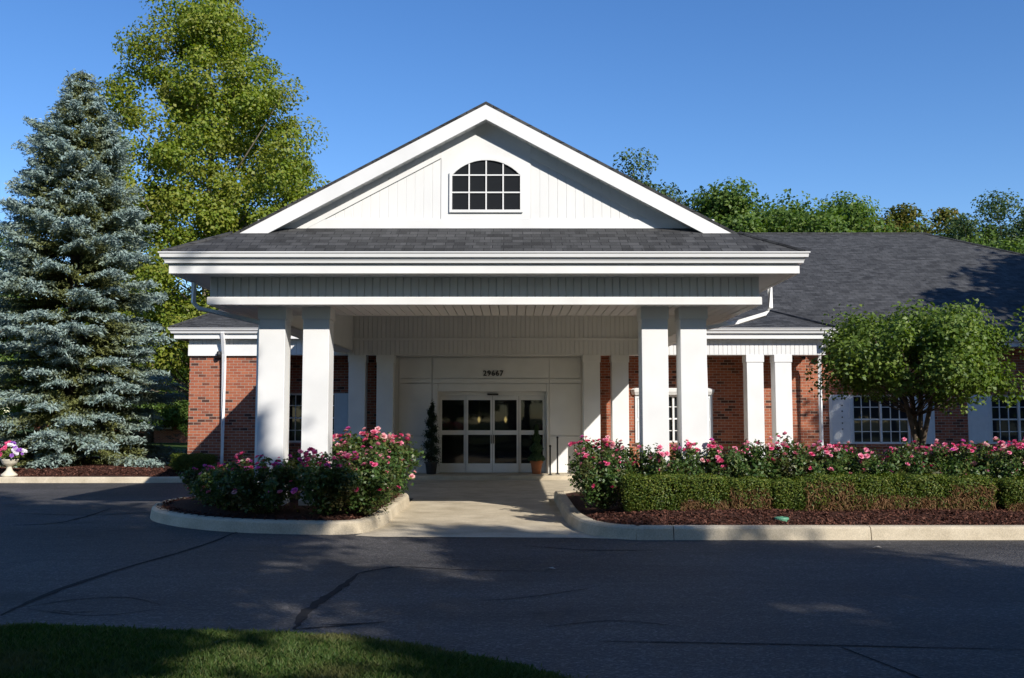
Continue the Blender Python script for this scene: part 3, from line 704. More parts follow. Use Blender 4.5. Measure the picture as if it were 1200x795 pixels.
def window(x0, x1, z0, z1, y, cols=3, rows=4, mull=True, sashes=2, mid=True):
    """sashes side by side in a white frame"""
    w_ = MB(); f_ = .055
    w_.box(x0, x1, y-.01, y+.1, z0, z0+f_); w_.box(x0, x1, y-.01, y+.1, z1-f_, z1)
    sw = (x1-x0)/sashes
    for k in range(sashes+1):
        xx = x0 + k*sw; a = max(x0, xx-f_/2 - (0 if 0 < k < sashes else f_/2)); b = min(x1, xx+f_/2 + (0 if 0 < k < sashes else f_/2))
        w_.box(a, b, y-.012, y+.1, z0+f_, z1-f_)
    o = part(w_, 'window', 'white', .004)
    for k in range(sashes):
        a = x0 + k*sw + f_*.6; b = x0 + (k+1)*sw - f_*.6
        p = MB(); p.box(a, b, y+.06, y+.075, z0+f_*.8, z1-f_*.8); part(p, 'pane', 'glass', parent=o)
        p = MB()
        for i in range(1, cols): xx = a + (b-a)*i/cols; p.box(xx-.011, xx+.011, y+.03, y+.059, z0+f_, z1-f_)
        for j in range(1, rows):
            zz = z0 + (z1-z0)*j/rows; h_ = .022 if (mid and j*2 == rows) else .011
            p.box(a, b, y+.027, y+.058, zz-h_, zz+h_)
        part(p, 'muntins', 'white', parent=o)
    return o
def shutter(x0, x1, z0, z1, y):
    s_ = MB(); s_.box(x0, x1, y-.035, y, z0, z1)
    o = part(s_, 'shutter', 'shutter', .005)
    s_ = MB(); h = (z1-z0)
    for a, b in ((.06, .46), (.52, .94)):
        zz0, zz1 = z0+h*a, z0+h*b; t = .018; x_, X_ = x0+.07, x1-.07
        s_.box(x_, X_, y-.047, y-.035, zz0, zz0+t); s_.box(x_, X_, y-.047, y-.035, zz1-t, zz1); s_.box(x_, x_+t, y-.047, y-.035, zz0+t, zz1-t); s_.box(X_-t, X_, y-.047, y-.035, zz0+t, zz1-t)
    part(s_, 'panel_moulding', 'shutter', parent=o)
    return o
# recessed wall left of the entrance
ex0, ex1 = ax(458, YEN), ax(686, YEN)
wz0, wz1 = az(519, YA), az(461, YA)
w1 = (ax(336, YA), ax(394, YA), wz0, wz1)
wall(lb1-.0, ex0, .1, qz0-.03, YA, .25, [w1])
window(*w1, YA+.05)
shutter(w1[1]+.01, ax(411, YA), wz0, wz1, YA-.002); shutter(ax(321, YA), w1[0]-.01, wz0, wz1, YA-.002)
# recessed wall right of the entrance and the wing
r0 = ax(752, YA); r1 = ax(828, YA)
wR = (ax(762, YA), ax(816, YA), wz0, az(463, YA))
wA = (ax(998, YA), ax(1066, YA), az(520.5, YA), az(463, YA)); wB = (ax(1160, YA), ax(1228, YA), wA[2], wA[3])
wC = (wB[0]+4.3, wB[1]+4.3, wA[2], wA[3])
wall(ex1, er1-.7, .1, dz-.28, YA, .25, [wR, wA, wB, wC])
for ww in (wR, wA, wB, wC): window(*ww, YA+.05, 3, 4)
for ww in (wA, wB, wC):
    sh = ax(998, YA) - ax(971, YA)
    so = shutter(ww[0]-.01-sh, ww[0]-.01, ww[2], ww[3], YA-.002)
    if ww is wA:
        for k in range(5):
            zc_ = ww[3] - .3 - k*.17; xm_ = ww[0]-.01-sh*.45; m_ = MB(); m_.slab([(xm_+.022*math.cos(a_*1.2566+1.57), YA-.0505, zc_+.022*math.sin(a_*1.2566+1.57)) for a_ in range(5)], (0, .013, 0)); part(m_, 'cutout', 'black', parent=so)
    shutter(ww[1]+.01+.0, ww[1]+.01+sh, ww[2], ww[3], YA-.002)
shutter(wR[0]-.45, wR[0]-.01, wR[2], wR[3], YA-.002); shutter(wR[1]+.01, wR[1]+.45, wR[2], wR[3], YA-.002)
m_ = MB(); hx0, hx1 = ax(741, YA-.1), ax(836, YA-.1); hz = az(463, YA)
m_.sweep([(hx0, YA-.001), (hx0+.08, YA-.09), (hx1-.08, YA-.09), (hx1, YA-.001)], [(.0, hz), (.02, hz+.04), (.05, hz+.09), (.06, hz+.15), (-.06, hz+.2), (-.06, hz)]); part(m_, 'window_head', 'white')
for ww in (w1, wR, wA, wB, wC):
    m_ = MB(); m_.box(ww[0]-.05, ww[1]+.05, YA-.035, YA-.002, ww[2]-.085, ww[2]-.004); part(m_, 'window_sill', 'brick', .004)
m_ = MB(); m_.box(er1-.95, er1-.7, YA+.252, Yk-.8, -.1, dz-.28); m_.box(b0+.252, er1-.952, Yk-1.05, Yk-.8, -.1, dz-.28); part(m_, 'brick_wall', 'brick')
# entry surround
do0, do1 = ax(514, YEN+.2), ax(640, YEN+.2); dh = az(459, YEN)
wE = wall(ex0+.002, ex1-.002, .12, qz0-.03, YEN, .2, [(do0, do1, .12, dh)], 'entry_wall', 'white')
pz = az(448, YEN); pt = az(419, YEN); yb = YEN-.002
# facing boards with open joints between them
vx = [ex0+.004, ax(467.5, YEN), ax(506.5, YEN), do0-.004, do1+.004, ax(643.5, YEN), ax(681, YEN), ex1-.004]; J = .011; zl = az(511, YEN)
def board(x0, x1, z0, z1, th=.03):
    m_ = MB(); m_.box(x0+J, x1-J, yb-th, yb, z0+J, z1-J); part(m_, 'facing_board', 'white', .003, parent=wE)
for a, b in ((0, 1), (6, 7)): board(vx[a], vx[b], .13, qz0-.04)
for a, b in ((1, 2), (5, 6)):
    board(vx[a], vx[b], .13, zl); board(vx[a], vx[b], zl, pz-.04); board(vx[a], vx[b], pz-.04, pz+.1, .042); board(vx[a], vx[b], pz+.1, pt); board(vx[a], vx[b], pt, qz0-.04, .042)
board(vx[2], vx[3], .13, pz-.04, .042); board(vx[4], vx[5], .13, pz-.04, .042)
board(vx[2], vx[5], pz-.04, pz+.1, .05); board(vx[2], vx[5], pz+.1, pt); board(vx[2], vx[5], pt, qz0-.04, .042)
board(vx[3], vx[4], dh+.004, pz-.04, .02)
for a, b in ((ex0+.002, ex0+.1), (ex1-.1, ex1-.002)):
    m_ = MB(); m_.box(a, b, YEN+.202, YA+.3, .12, qz0-.03); part(m_, 'entry_wall', 'white')
m_ = MB(); m_.box(do0-.002, do0+.02, YEN+.202, YEN+.5, .12, dh); m_.box(do1-.02, do1+.002, YEN+.202, YEN+.5, .12, dh); m_.box(do0, do1, YEN+.202, YEN+.5, dh, dh+.02); part(m_, 'door_reveal', 'white')
# sliding glass doors
YD = 28.05
ent = MB(); dx = [ax(x, YD) for x in (515.5, 546.2, 577.2, 608, 638.5)]
dzt = az(464, YD); dz0 = .125
ent.box(dx[0], dx[4], YD, YD+.1, dzt, dh-.002); ent.box(do0+.021, dx[0]-.002, YD, YD+.1, dz0, dh-.002); ent.box(dx[4]+.002, do1-.021, YD, YD+.1, dz0, dh-.002)
entrance = part(ent, 'entrance_frame', 'white', .004)
for k in range(4):
    a, b = dx[k]+.004, dx[k+1]-.004; y = YD + (.0 if k in (1, 2) else .045)
    d_ = MB(); st = .058; zt0 = dz0 + .005; za, zb_, zc, zd = az(543.3, YD), az(509.8, YD), az(504.5, YD), az(469, YD)
    d_.box(a, a+st, y, y+.045, zt0, dzt-.004); d_.box(b-st, b, y, y+.045, zt0, dzt-.004)
    d_.box(a+st, b-st, y, y+.045, zt0, za); d_.box(a+st, b-st, y, y+.045, zb_, zc); d_.box(a+st, b-st, y, y+.045, zd, dzt-.004)
    dp = part(d_, 'glass_door' if k in (1, 2) else 'side_light', 'white', .004)
    for q0, q1 in ((za, zb_), (zc, zd)):
        p = MB(); p.box(a+st, b-st, y+.018, y+.027, q0, q1); part(p, 'pane', 'dglass', parent=dp)
    if k in (1, 2):
        p = MB(); xh = b-st*.5 if k == 1 else a+st*.5; p.box(xh-.01, xh+.01, y-.03, y-.001, .95, 1.2); part(p, 'handle', 'black', parent=dp)
m_ = MB(); m_.box(ax(571, YD), ax(584, YD), YD-.06, YD-.002, dzt+.015, dzt+.06); part(m_, 'door_sensor', 'black', .006)
# the lobby behind the doors
m_ = MB(); lx0, lx1 = do0-1.5, do1+1.5
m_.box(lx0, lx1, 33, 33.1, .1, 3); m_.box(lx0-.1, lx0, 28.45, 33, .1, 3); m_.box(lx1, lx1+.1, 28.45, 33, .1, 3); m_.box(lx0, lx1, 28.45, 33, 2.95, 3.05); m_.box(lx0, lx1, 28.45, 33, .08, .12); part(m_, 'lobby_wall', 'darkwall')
for px, py in ((561.5, 492), (592.5, 492)):
    X, Z = at(px, py, 29.7)
    l_ = MB(); l_.lathe([(.01, .12), (.06, .1), (.1, .02), (.1, -.04), (.06, -.12), (.01, -.16)], (X, 29.7, Z), 8); lo = part(l_, 'lobby_lantern', 'brass')
    l_ = MB(); l_.tube([(X, 29.7, Z+.12), (X, 29.7, 2.95)], .008, 6); part(l_, 'chain', 'brass', parent=lo)
    l_ = MB(); l_.lathe([(.012, -.09), (.05, 0), (.012, .09)], (X, 29.56, Z), 8); part(l_, 'bulb', 'lampglow', parent=lo)
# house number
def text_mesh(txt, size):
    c = bpy.data.curves.new('t', 'FONT'); c.body = txt; c.size = size; c.extrude = .012; c.offset = .004; c.align_x = 'CENTER'; c.space_character = 1.12
    o = bpy.data.objects.new('t', c); COL.objects.link(o); dg = bpy.context.evaluated_depsgraph_get()
    me = bpy.data.meshes.new_from_object(o.evaluated_get(dg)); bpy.data.objects.remove(o); return me
nx, nz_ = at(578, 440.5, YEN-.02)
me = text_mesh('29667', .21); me.materials.clear()
no = link('house_number', me, M['black'], BL); no.rotation_euler = (R(90), 0, 0); no.location = (nx, YEN-.047-29, nz_); no['label'] = 'black house number 29667'
# porch columns
cz1 = bz0 - .003
for a, b in ((408, 428), (441, 461), (684, 703), (717, 737), (874, 896.5), (907.5, 929)): column(a, b, YP+.01, .12, cz1, .46)
# downspouts
def spout(pts, name='downspout', rw=.04, m='metal'):
    d_ = MB(); d_.tube(pts, rw*1.2, 4); return part(d_, name, m)
xa, za_ = at(263, 395, YP-.1)
spout([(xa, YE-.03, pz0+.02), (xa, YE, qz0+.05), (xa, YP-.1, 3.45), (xa, YP-.07, 3.2), (xa, YP-.07, .3), (xa, YP-.25, .22)], rw=.05)
xd = ax(967.5, YP)
spout([(xd+.04, YE-.03, pz0+.02), (xd+.04, YE-.03, 3.72), (xd+.02, YP+.5, 3.5), (xd+.02, YP+.55, 3.3), (xd+.02, YP+.55, .3), (xd+.02, YP+.3, .24)], rw=.05)
# canopy downspouts: from the side gutters back along the underside
X0, Z0 = at(912, 333, 19.0); X0 = cr + .06
ys = 17.2
spout([(X0, ys, z_g0+.02), (X0, ys, 3.62), (X0-.1, ys, 3.5), (fr_-.02, ys, 3.36), (ax(829, CY)+.05, CY+.55, 3.2), (ax(829, CY)+.05, CY+.5, 2.9), (ax(829, CY)+.05, CY+.3, .3)], rw=.04)
X0 = cl - .06; Xc_ = ax(300, CY)-.06
spout([(X0+.13, 16.2, z_f0), (X0+.13, 16.2, 3.6), (X0+.22, 16.2, 3.5), (Xc_+.015, CY+.34, 3.28), (Xc_+.015, CY+.34, 3.1), (Xc_+.015, CY+.34, .3)], rw=.035)
# lamps
lxp, lzp = at(396, 377, YE+.1)
m_ = MB(); m_.box(lxp-.11, lxp+.11, YE-.02, YE+.19, lzp-.22, lzp+.22); part(m_, 'wall_lamp', 'lampbox', .01)
lxp, lzp = at(263, 416, YP)
m_ = MB(); m_.lathe([(.02, .1), (.06, .08), (.075, 0), (.055, -.06), (.02, -.07)], (lxp-.12, YP-.1, lzp), 12); m_.box(lxp-.15, lxp-.09, YP-.1, YP-.03, lzp+.02, lzp+.08); part(m_, 'security_lamp', 'black')
lxp, lzp = at(961, 419, YP)
m_ = MB(); m_.lathe([(.02, .07), (.05, .06), (.06, 0), (.04, -.05), (.01, -.06)], (lxp-.15, YA-.12, lzp+.05), 12); m_.box(lxp-.18, lxp-.12, YA-.1, YA-.002, lzp+.05, lzp+.1); part(m_, 'security_lamp', 'black')

# ================================================================== SMALL THINGS
# urn of flowers at the left
def flower_head(rs, r, n1=7, n2=6, n3=5):
    """a double bloom: three whorls of petals"""
    V = []; Fs = []; k = 0
    for n_, tilt, rr, zz in ((n1, .25, 1.0, 0), (n2, .75, .8, .12), (n3, 1.15, .55, .2)):
        for i in range(n_):
            a = 2*math.pi*(i + rs.rand()*.4)/n_; d = np.array([math.cos(a), math.sin(a), 0]); s_ = np.array([-d[1], d[0], 0]); up = np.array([0, 0, 1])
            o = d*math.cos(tilt) + up*math.sin(tilt); l_ = r*rr*(.85 + .3*rs.rand()); wd = l_*.55
            b = up*zz*r
            V += [b, b + o*l_*.6 + s_*wd, b + o*l_ + up*l_*.12, b + o*l_*.6 - s_*wd]; Fs.append([k, k+1, k+2, k+3]); k += 4
    return np.array(V), np.array(Fs)
def mesh_data(name, V, Fq, m):
    o = np_mesh(name, V, Fq, m); me = o.data; bpy.data.objects.remove(o); return me
rsf = np.random.RandomState(3)
BLOOM = [mesh_data('rose_bloom', *flower_head(rsf, .062), m) for m in M['pinks']]
BLOOM2 = [mesh_data('rose_bloom', *flower_head(rsf, .05), m) for m in M['pinks']]
PET = {k: mesh_data('bloom', *flower_head(rsf, .05, 6, 5, 3), M[k]) for k in ('white_petal', 'purple')}
PET['pink'] = mesh_data('bloom', *flower_head(rsf, .05, 6, 5, 3), M['pinks'][1])
def place(me, name, parent, loc, rot, s):
    o = bpy.data.objects.new(name, me); COL.objects.link(o); o.parent = parent; o.location = loc; o.rotation_euler = rot; o.scale = (s, s, s); return o

ux, uy = ax(15, 25.95), 25.95
U = empty('flower_urn', (ux, uy, .15), 'cream pedestal urn overflowing with pink, purple and white flowers on the far left kerb', 'flower urn')
u_ = MB(); u_.lathe([(.2, 0), (.2, .05), (.15, .09), (.08, .16), (.06, .24), (.08, .28), (.15, .31), (.19, .36), (.21, .42), (.23, .45), (.2, .45), (.17, .4)], (ux, uy, .15), 24); u_.build('urn', M['urn'], U, smooth=True)
rs = np.random.RandomState(8); n = 700
d = unit(rs.normal(size=(n, 3))); d[:, 2] = np.abs(d[:, 2])*.9 - .15
P = d*np.array([.36, .3, .34])*(rs.rand(n, 1)**.4) + np.array([.02, 0, .55])
V, Fq = leaf_quads(P, d + rs.normal(size=(n, 3))*.6, .055 + .03*rs.rand(n), rs); np_mesh('foliage', V, Fq, M['lime'], U)
for i in range(46):
    q = unit(rs.normal(size=3)); q[2] = abs(q[2])*.9 - .1; q[1] = -abs(q[1])*.8
    p = q*np.array([.4, .34, .38]) + np.array([.02, 0, .58])
    k = 'pink' if p[0] < .02 else ('purple' if (rs.rand() < .5 or p[2] > .85) else 'white_petal')
    place(PET[k], 'bloom', U, p, Vector(q + np.array([0, -.4, .3])).to_track_quat('Z', 'Y').to_euler(), .9 + .5*rs.rand())

# spiral topiary and the potted dwarf conifer at the door
def pot(prof, c, root, m='terracotta'): p = MB(); p.lathe(prof, c, 24); return p.build('pot', M[m], root, smooth=False)
tx, ty = ax(506, 27.5), 27.5
T = empty('spiral_topiary', (tx, ty, .12), 'tall dark spiral topiary in a dark pot left of the glass doors', 'topiary')
pot([(.13, 0), (.17, .3), (.19, .3), (.19, .34), (.15, .34), (.14, .3)], (tx, ty, .12), T, 'black')
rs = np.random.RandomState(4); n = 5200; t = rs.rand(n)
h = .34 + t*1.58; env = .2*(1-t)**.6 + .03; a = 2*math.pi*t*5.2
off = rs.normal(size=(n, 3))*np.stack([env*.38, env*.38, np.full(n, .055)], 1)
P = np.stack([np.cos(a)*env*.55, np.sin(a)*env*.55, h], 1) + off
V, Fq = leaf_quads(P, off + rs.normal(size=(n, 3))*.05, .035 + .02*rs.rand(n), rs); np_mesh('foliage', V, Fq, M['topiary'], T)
s_ = MB(); s_.tube([(tx, ty, .4), (tx, ty, 1.9)], [.025, .008], 6); s_.build('trunk', M['bark'], T)
tx, ty = ax(628.5, 27.6), 27.6
T = empty('potted_conifer', (tx, ty, .12), 'small cone shaped evergreen in a square-banded terracotta pot right of the glass doors', 'potted plant')
pot([(.12, 0), (.16, .3), (.185, .3), (.185, .37), (.16, .37), (.15, .32)], (tx, ty, .12), T)
n = 4200; t = rs.rand(n)**1.4; env = .25*(1-t)**.8*(.75 + .25*np.sin(t*22)) + .02; a = rs.rand(n)*6.283
P = np.stack([np.cos(a)*env*rs.rand(n)**.4, np.sin(a)*env*rs.rand(n)**.4, .36 + t*1.0], 1)
V, Fq = leaf_quads(P, P*np.array([1, 1, 0]) + rs.normal(size=(n, 3))*.12 + np.array([0, 0, .1]), .035 + .02*rs.rand(n), rs); np_mesh('foliage', V, Fq, M['dwarf'], T)

# two thin black posts right of the doors
for (px, y0, y1, Y), lab in zip(((644.5, 524, 553, 27.0), (653, 514, 553, 27.4)), ('shorter thin black metal post right of the entrance doors', 'taller thin black metal post right of the entrance doors')):
    X = ax(px, Y); zt = az(y0, Y)
    P_ = empty('metal_post', (X, Y, .12), lab, 'post', 'black posts by the entrance')
    p = MB(); p.tube([(X, Y, .13), (X, Y, zt)], .022, 10); p.build('shaft', M['black'], P_)
    p = MB(); p.lathe([(.06, 0), (.06, .015), (.025, .03)], (X, Y, .12), 14); p.build('base', M['black'], P_)
    p = MB(); p.lathe([(.028, 0), (.034, .02), (.028, .045), (.01, .055)], (X, Y, zt), 12); p.build('cap', M['black'], P_)

# irrigation lid
gx, gy = gnd(916, 610.5, .2)
V_ = empty('irrigation_lid', (gx, gy, bed_z(gx, gy)), 'pale green plastic irrigation lid lying in the mulch behind the kerb', 'irrigation lid')
p = MB(); zz = bed_z(gx, gy); p.lathe([(.1, -.02), (.105, .02), (.1, .035), (.08, .04)], (gx, gy, zz), 20); p.build('lid', M['greenlid'], V_)
p = MB(); p.box(gx-.02, gx+.02, gy-.012, gy+.012, zz+.041, zz+.05); p.build('grip', M['greenlid'], V_)

# a few fallen leaves on the asphalt
leafm = mat('dry_leaf', (.4, .36, .29), .8, var=.2)
for (px, py), lab in zip(((1028, 643), (645, 668)), ('pale dry leaf on the asphalt near the right hand kerb', 'small dry leaf on the asphalt in front of the walkway')):
    X, Y = gnd(px, py); p = MB(); s = .07
    p.add([(X-s, Y, .006), (X-s*.3, Y-s*.5, .03), (X+s*.9, Y-s*.1, .01), (X+s*.4, Y+s*.5, .028), (X-s*.3, Y+s*.45, .02)], [(0, 1, 4), (1, 2, 4), (2, 3, 4)])
    tag(p.build('fallen_leaf', leafm, recalc=False), lab, 'leaf', 'fallen leaves on the asphalt')

# mulch chips
def chips(name, pts, rs, size):
    n = len(pts); N = rs.normal(size=(n, 3))*.5 + np.array([0, 0, 1])
    V, Fq = leaf_quads(pts, N, size*(.5 + rs.rand(n)), rs, .4, .05); o = np_mesh(name, V, Fq, M['chips']); o['kind'] = 'stuff'; return o
rs = np.random.RandomState(2)
n = 16000; x = 1.2 + rs.rand(n)*9; y = 13.98 + rs.rand(n)**1.3*1.6
P = np.array([(a, b, bed_z(a, b) + .012) for a, b in zip(x, y) if a > 1.1 + max(0, (14.7-b))*.9]); chips('wood_chips', P, rs, .05)
a = rs.rand(9000)*6.283; k = .95*rs.rand(9000)**.35; idx = (a/6.283*len(ipath)).astype(int)
ip = np.array(ipath)[idx]; P = np.stack([ic.x + (ip[:, 0]-ic.x)*k, ic.y + (ip[:, 1]-ic.y)*k, .16 + .13*(1-k)**.8 + .012], 1); chips('wood_chips', P, rs, .05)
n = 9000; x = -16 + rs.rand(n)*7.6; y = 25.85 + rs.rand(n)*1.6
P = np.stack([x, y, .145 + .17*np.clip((y-25.75)/.9, 0, 1) + .03*np.sin(x*1.7+y)], 1); chips('wood_chips', P, rs, .06)

# grass of the front lawn
rs = np.random.RandomState(6); n = 120000
E = np.array(edge); i = rs.randint(0, len(E)-1, n*2); tt = rs.rand(n*2, 1); Pe = E[i]*(1-tt) + E[i+1]*tt
back = rs.rand(n*2)**1.5*3.2; G = Pe - np.stack([back*.35, back], 1) + rs.normal(size=(n*2, 2))*.055
keep = (G[:, 0] > -6.5) & (G[:, 0] < 2.2) & (G[:, 1] > 4.8); G = G[keep][:n]; bk = back[keep][:n]; n = len(G)
zg_ = np.interp(bk, [0, .12, .8, 4], [.01, .035, .08, .13])
Hh = (.03 + .035*rs.rand(n))*np.clip(.5 + bk*2, .5, 1); ang = rs.rand(n)*6.283; wd = .0035 + .002*rs.rand(n); lean = rs.normal(size=(n, 2))*.45*Hh[:, None]
base = np.stack([G[:, 0], G[:, 1], zg_-.01], 1); s_ = np.stack([np.cos(ang)*wd, np.sin(ang)*wd, np.zeros(n)], 1)
tip_ = base + np.concatenate([lean, Hh[:, None]], 1); mid_ = base + np.concatenate([lean*.35, Hh[:, None]*.6], 1)
V = np.stack([base-s_, base+s_, mid_+s_*.8, tip_, mid_-s_*.8], 1).reshape(-1, 3); Fq = np.arange(n*5).reshape(n, 5)
o = np_mesh('grass', V, Fq, M['grass']); o['kind'] = 'stuff'

# ================================================================== PLANTS
def copy_tree(o, parent=None):
    c = o.copy(); COL.objects.link(c)
    if parent: c.parent = parent
    for ch in [k for k in bpy.data.objects if k.parent == o]: copy_tree(ch, c)
    return c
KIDS = {}
def dup(src, loc, rotz, sc, label, group=None):
    c = src.copy(); COL.objects.link(c); c.location = loc; c.rotation_euler = (0, 0, rotz); c.scale = sc if hasattr(sc, '__len__') else (sc, sc, sc)
    c['label'] = label
    if group: c['group'] = group
    for ch in src.children:
        d = ch.copy(); COL.objects.link(d); d.parent = c
        for gch in ch.children:
            e = gch.copy(); COL.objects.link(e); e.parent = d
    return c

# ---- roses
def rose_bush(seed, w_, h_, nbl, mags=False):
    rs = np.random.RandomState(seed)
    root = empty('rose_bush', (0, 0, 0))
    s = MB(); tips = []
    for i in range(26):
        a = rs.rand()*6.283; r = w_*.5*rs.rand()**.5*1.05; top = h_*(.72 + .4*rs.rand())*(1 - .3*(r/(w_*.55))**2)
        x, y = math.cos(a)*r, math.sin(a)*r
        s.tube([(x*.12, y*.12, 0), (x*.5, y*.5, top*.5), (x, y, top)], [.012, .009, .004], 4); tips.append((x, y, top))
    s.build('stem', M['cane'], root)
    n = 4200; tp = np.array(tips)[rs.randint(0, len(tips), n)]; f = rs.rand(n)**.55
    P = np.stack([tp[:, 0]*(.35 + .65*f), tp[:, 1]*(.35 + .65*f), tp[:, 2]*(.12 + .88*f)], 1) + rs.normal(size=(n, 3))*np.array([.075, .075, .06])*(1.15 - .5*f[:, None])
    P[:, 2] = np.maximum(P[:, 2], .04)
    N = rs.normal(size=(n, 3))*.6 + np.array([0, 0, .55]) + P*np.array([.8, .8, 0])
    V, Fq = leaf_quads(P, N, .045 + .035*rs.rand(n), rs, .6); np_mesh('foliage', V, Fq, M['rose'], root)
    order = sorted(tips, key=lambda p: -p[2] + rs.rand()*.35)
    for i in range(nbl):
        t_ = order[(i*i*3 + i) % 17]; p = np.array(t_) + rs.normal(size=3)*np.array([.06, .06, .04]) + np.array([0, 0, .02])
        if rs.rand() < .3:
            q = unit(rs.normal(size=3)); q[2] = max(.4, abs(q[2])); q = unit(q); p = q*np.array([w_*.43, w_*.43, h_*.72]) + np.array([0, 0, .14])
        c = rs.choice(4, p=[.2, .45, .05, .3] if mags else [.42, .3, .22, .06]); bl = (BLOOM if rs.rand() < .6 else BLOOM2)[c]
        d_ = Vector((p[0]*.9 + rs.normal()*.4, p[1]*.9 + rs.normal()*.4, .8))
        place(bl, 'rose_bloom', root, p, d_.to_track_quat('Z', 'Y').to_euler(), .5 + .65*rs.rand())
    return root
protos = [rose_bush(11, 1.25, 1.0, 46), rose_bush(12, 1.15, .95, 38), rose_bush(13, 1.3, .97, 54), rose_bush(14, 1.35, .93, 38, True)]
used_p = set()
def put_rose(k, x, y, z, sc, rot, label, group):
    if k not in used_p:
        used_p.add(k); o = protos[k]; o.location = (x, y, z); o.rotation_euler = (0, 0, rot); o.scale = sc if hasattr(sc, '__len__') else (sc, sc, sc); tag(o, label, 'rose bush', group)
        return o
    return dup(protos[k], (x, y, z), rot, sc, label, group)
GI = 'rose bushes in the left island'; GR = 'rose bushes in the right bed'
isl_r = [(2, -2.75, 15.9, .8, 2.9, 'small pink rose bush against the walkway kerb of the island'),
         (3, -5.35, 16.5, .72, .2, 'low dark rose bush at the outer left tip of the island, almost without blooms'),
         (3, -4.85, 15.75, .82, 1.4, 'shaded rose bush at the front left of the island, left of the white columns'),
         (3, -4.25, 15.3, .9, 2.6, 'shaded magenta rose bush in front of the outermost left column'),
         (3, -3.25, 15.15, .98, 4.1, 'magenta rose bush in front of the inner of the two left columns'),
         (1, -2.62, 15.25, .9, .7, 'rose bush at the front right of the island, beside the walkway kerb'),
         (2, -2.75, 16.6, 1.12, 1.9, 'tall sunlit pink rose bush on the walkway side of the island'),
         (0, -2.75, 17.8, 1.08, 3.3, 'sunlit pink rose bush at the back right of the island'),
         (0, -3.6, 17.2, 1.0, 5.0, 'rose bush seen in the gap behind the two left columns'),
         (1, -4.8, 17.5, .8, 2.2, 'dark rose bush behind the low one at the tip of the island')]
for k, x, y, s, rt, lab in isl_r: put_rose(k, x+.4, y-.02, .22, (s*1.15, s*1.15, s*(1.06 if x > -3.0 else 1.0)), rt, lab, GI)
bed_r = [(1, 1.45, 15.35, .92, .4, 'rose bush at the corner of the right bed nearest the walkway'),
         (2, 1.5, 16.4, 1.05, 2.0, 'pink rose bush on the walkway edge of the right bed, left of the columns'),
         (0, 2.25, 15.65, 1.0, 3.0, 'rose bush in front of the inner right column, above the left end of the hedge'),
         (2, 3.0, 15.85, 1.02, 4.2, 'rose bush in front of the outer right column with a cluster of hot pink blooms'),
         (0, 3.75, 15.75, 1.05, 5.5, 'rose bush just right of the outer right column, in front of the brick wall'),
         (1, 4.45, 15.9, 1.08, 1.2, 'rose bush in front of the pair of far right porch columns'),
         (2, 5.1, 15.7, .98, .3, 'rose bush between the far right porch columns and the left shutter'),
         (0, 5.8, 15.85, .95, 2.4, 'rose bush below the pale shutter left of the small tree'),
         (1, 6.45, 15.7, 1.0, 3.9, 'rose bush below the window left of the small tree trunk'),
         (2, 7.1, 15.8, 1.0, 5.2, 'rose bush below the shutter just right of the small tree trunk'),
         (0, 7.75, 15.75, 1.02, .9, 'rose bush below the bare brick between the two right windows'),
         (2, 8.4, 15.8, 1.05, 2.9, 'rose bush at the right edge of the photo below the last window'),
         (1, 9.1, 15.8, 1.0, 1.1, 'rose bush beyond the right edge of the photo')]
for k, x, y, s, rt, lab in bed_r: put_rose(k, x, y+.3, .26, s*.97, rt, lab, GR)

# ---- clipped hedge along the kerb
def hedge(x0, x1, y0, y1, z0, z1, dead, seed, label, group, dens=1.0, m='yew'):
    rs = np.random.RandomState(seed); cx, cy = (x0+x1)/2, (y0+y1)/2
    root = empty('hedge_shrub', (cx, cy, z0), label, 'hedge shrub', group)
    a, b, h = (x1-x0)/2, (y1-y0)/2, z1-z0
    n = int(13000*dens*(a*2+.5)*h/.6); q = rs.uniform(-1, 1, size=(n, 3)); q /= np.maximum(1e-6, (np.abs(q)**9).sum(1, keepdims=True)**(1/9))
    q *= (1 - .45*rs.rand(n, 1)**2); lump = 1 + .08*np.sin(q[:, [0]]*6+seed)*np.sin(q[:, [2]]*5) + rs.normal(size=(n, 1))*.07
    P = q*np.array([a, b, h/2])*lump + np.array([0, 0, h/2])
    P[:, 0] *= np.where(P[:, 2] < h*.35, .9 + .1*P[:, 2]/(h*.35), 1)
    keep = np.ones(n, bool)
    if dead:
        wob = .5*dead + .25*np.sin(P[:, 0]*9+seed) ; keep = (P[:, 2] > h*wob*.95) | (rs.rand(n) < .18)
    N = q + rs.normal(size=(n, 3))*.6 + np.array([0, 0, .3])
    V, Fq = leaf_quads(P[keep], N[keep], .026 + .022*rs.rand(keep.sum()), rs, .45); np_mesh('foliage', V, Fq, M[m], root)
    s = MB()
    for i in range(16):
        ang = rs.rand()*6.283; r = rs.rand()**.5*.85
        s.tube([(cx+math.cos(ang)*r*a*.35, cy+math.sin(ang)*r*b*.35, z0), (cx+math.cos(ang)*r*a, cy+math.sin(ang)*r*b, z0+h*.8)], [.009, .004], 4)
    s.build('stem', M['bark'], root)
    if dead:
        nd = int(1500*(a*2)); P = np.stack([rs.uniform(-a, a, nd)*.97, -b*(1 - .5*rs.rand(nd)**2)*1.0, h*dead*1.1*rs.rand(nd)], 1)
        T_ = np.stack([rs.normal(size=nd)*.7, -.3 + rs.normal(size=nd)*.3, np.ones(nd)], 1)
        V, Fq = leaf_quads(P, rs.normal(size=(nd, 3)) + np.array([0, -1, 0]), .11 + .07*rs.rand(nd), rs, .09, .02, T_); np_mesh('dead_twig_mass', V, Fq, M['dead'], root)
    return root
GH = 'clipped shrubs of the low hedge'
hz1 = .795
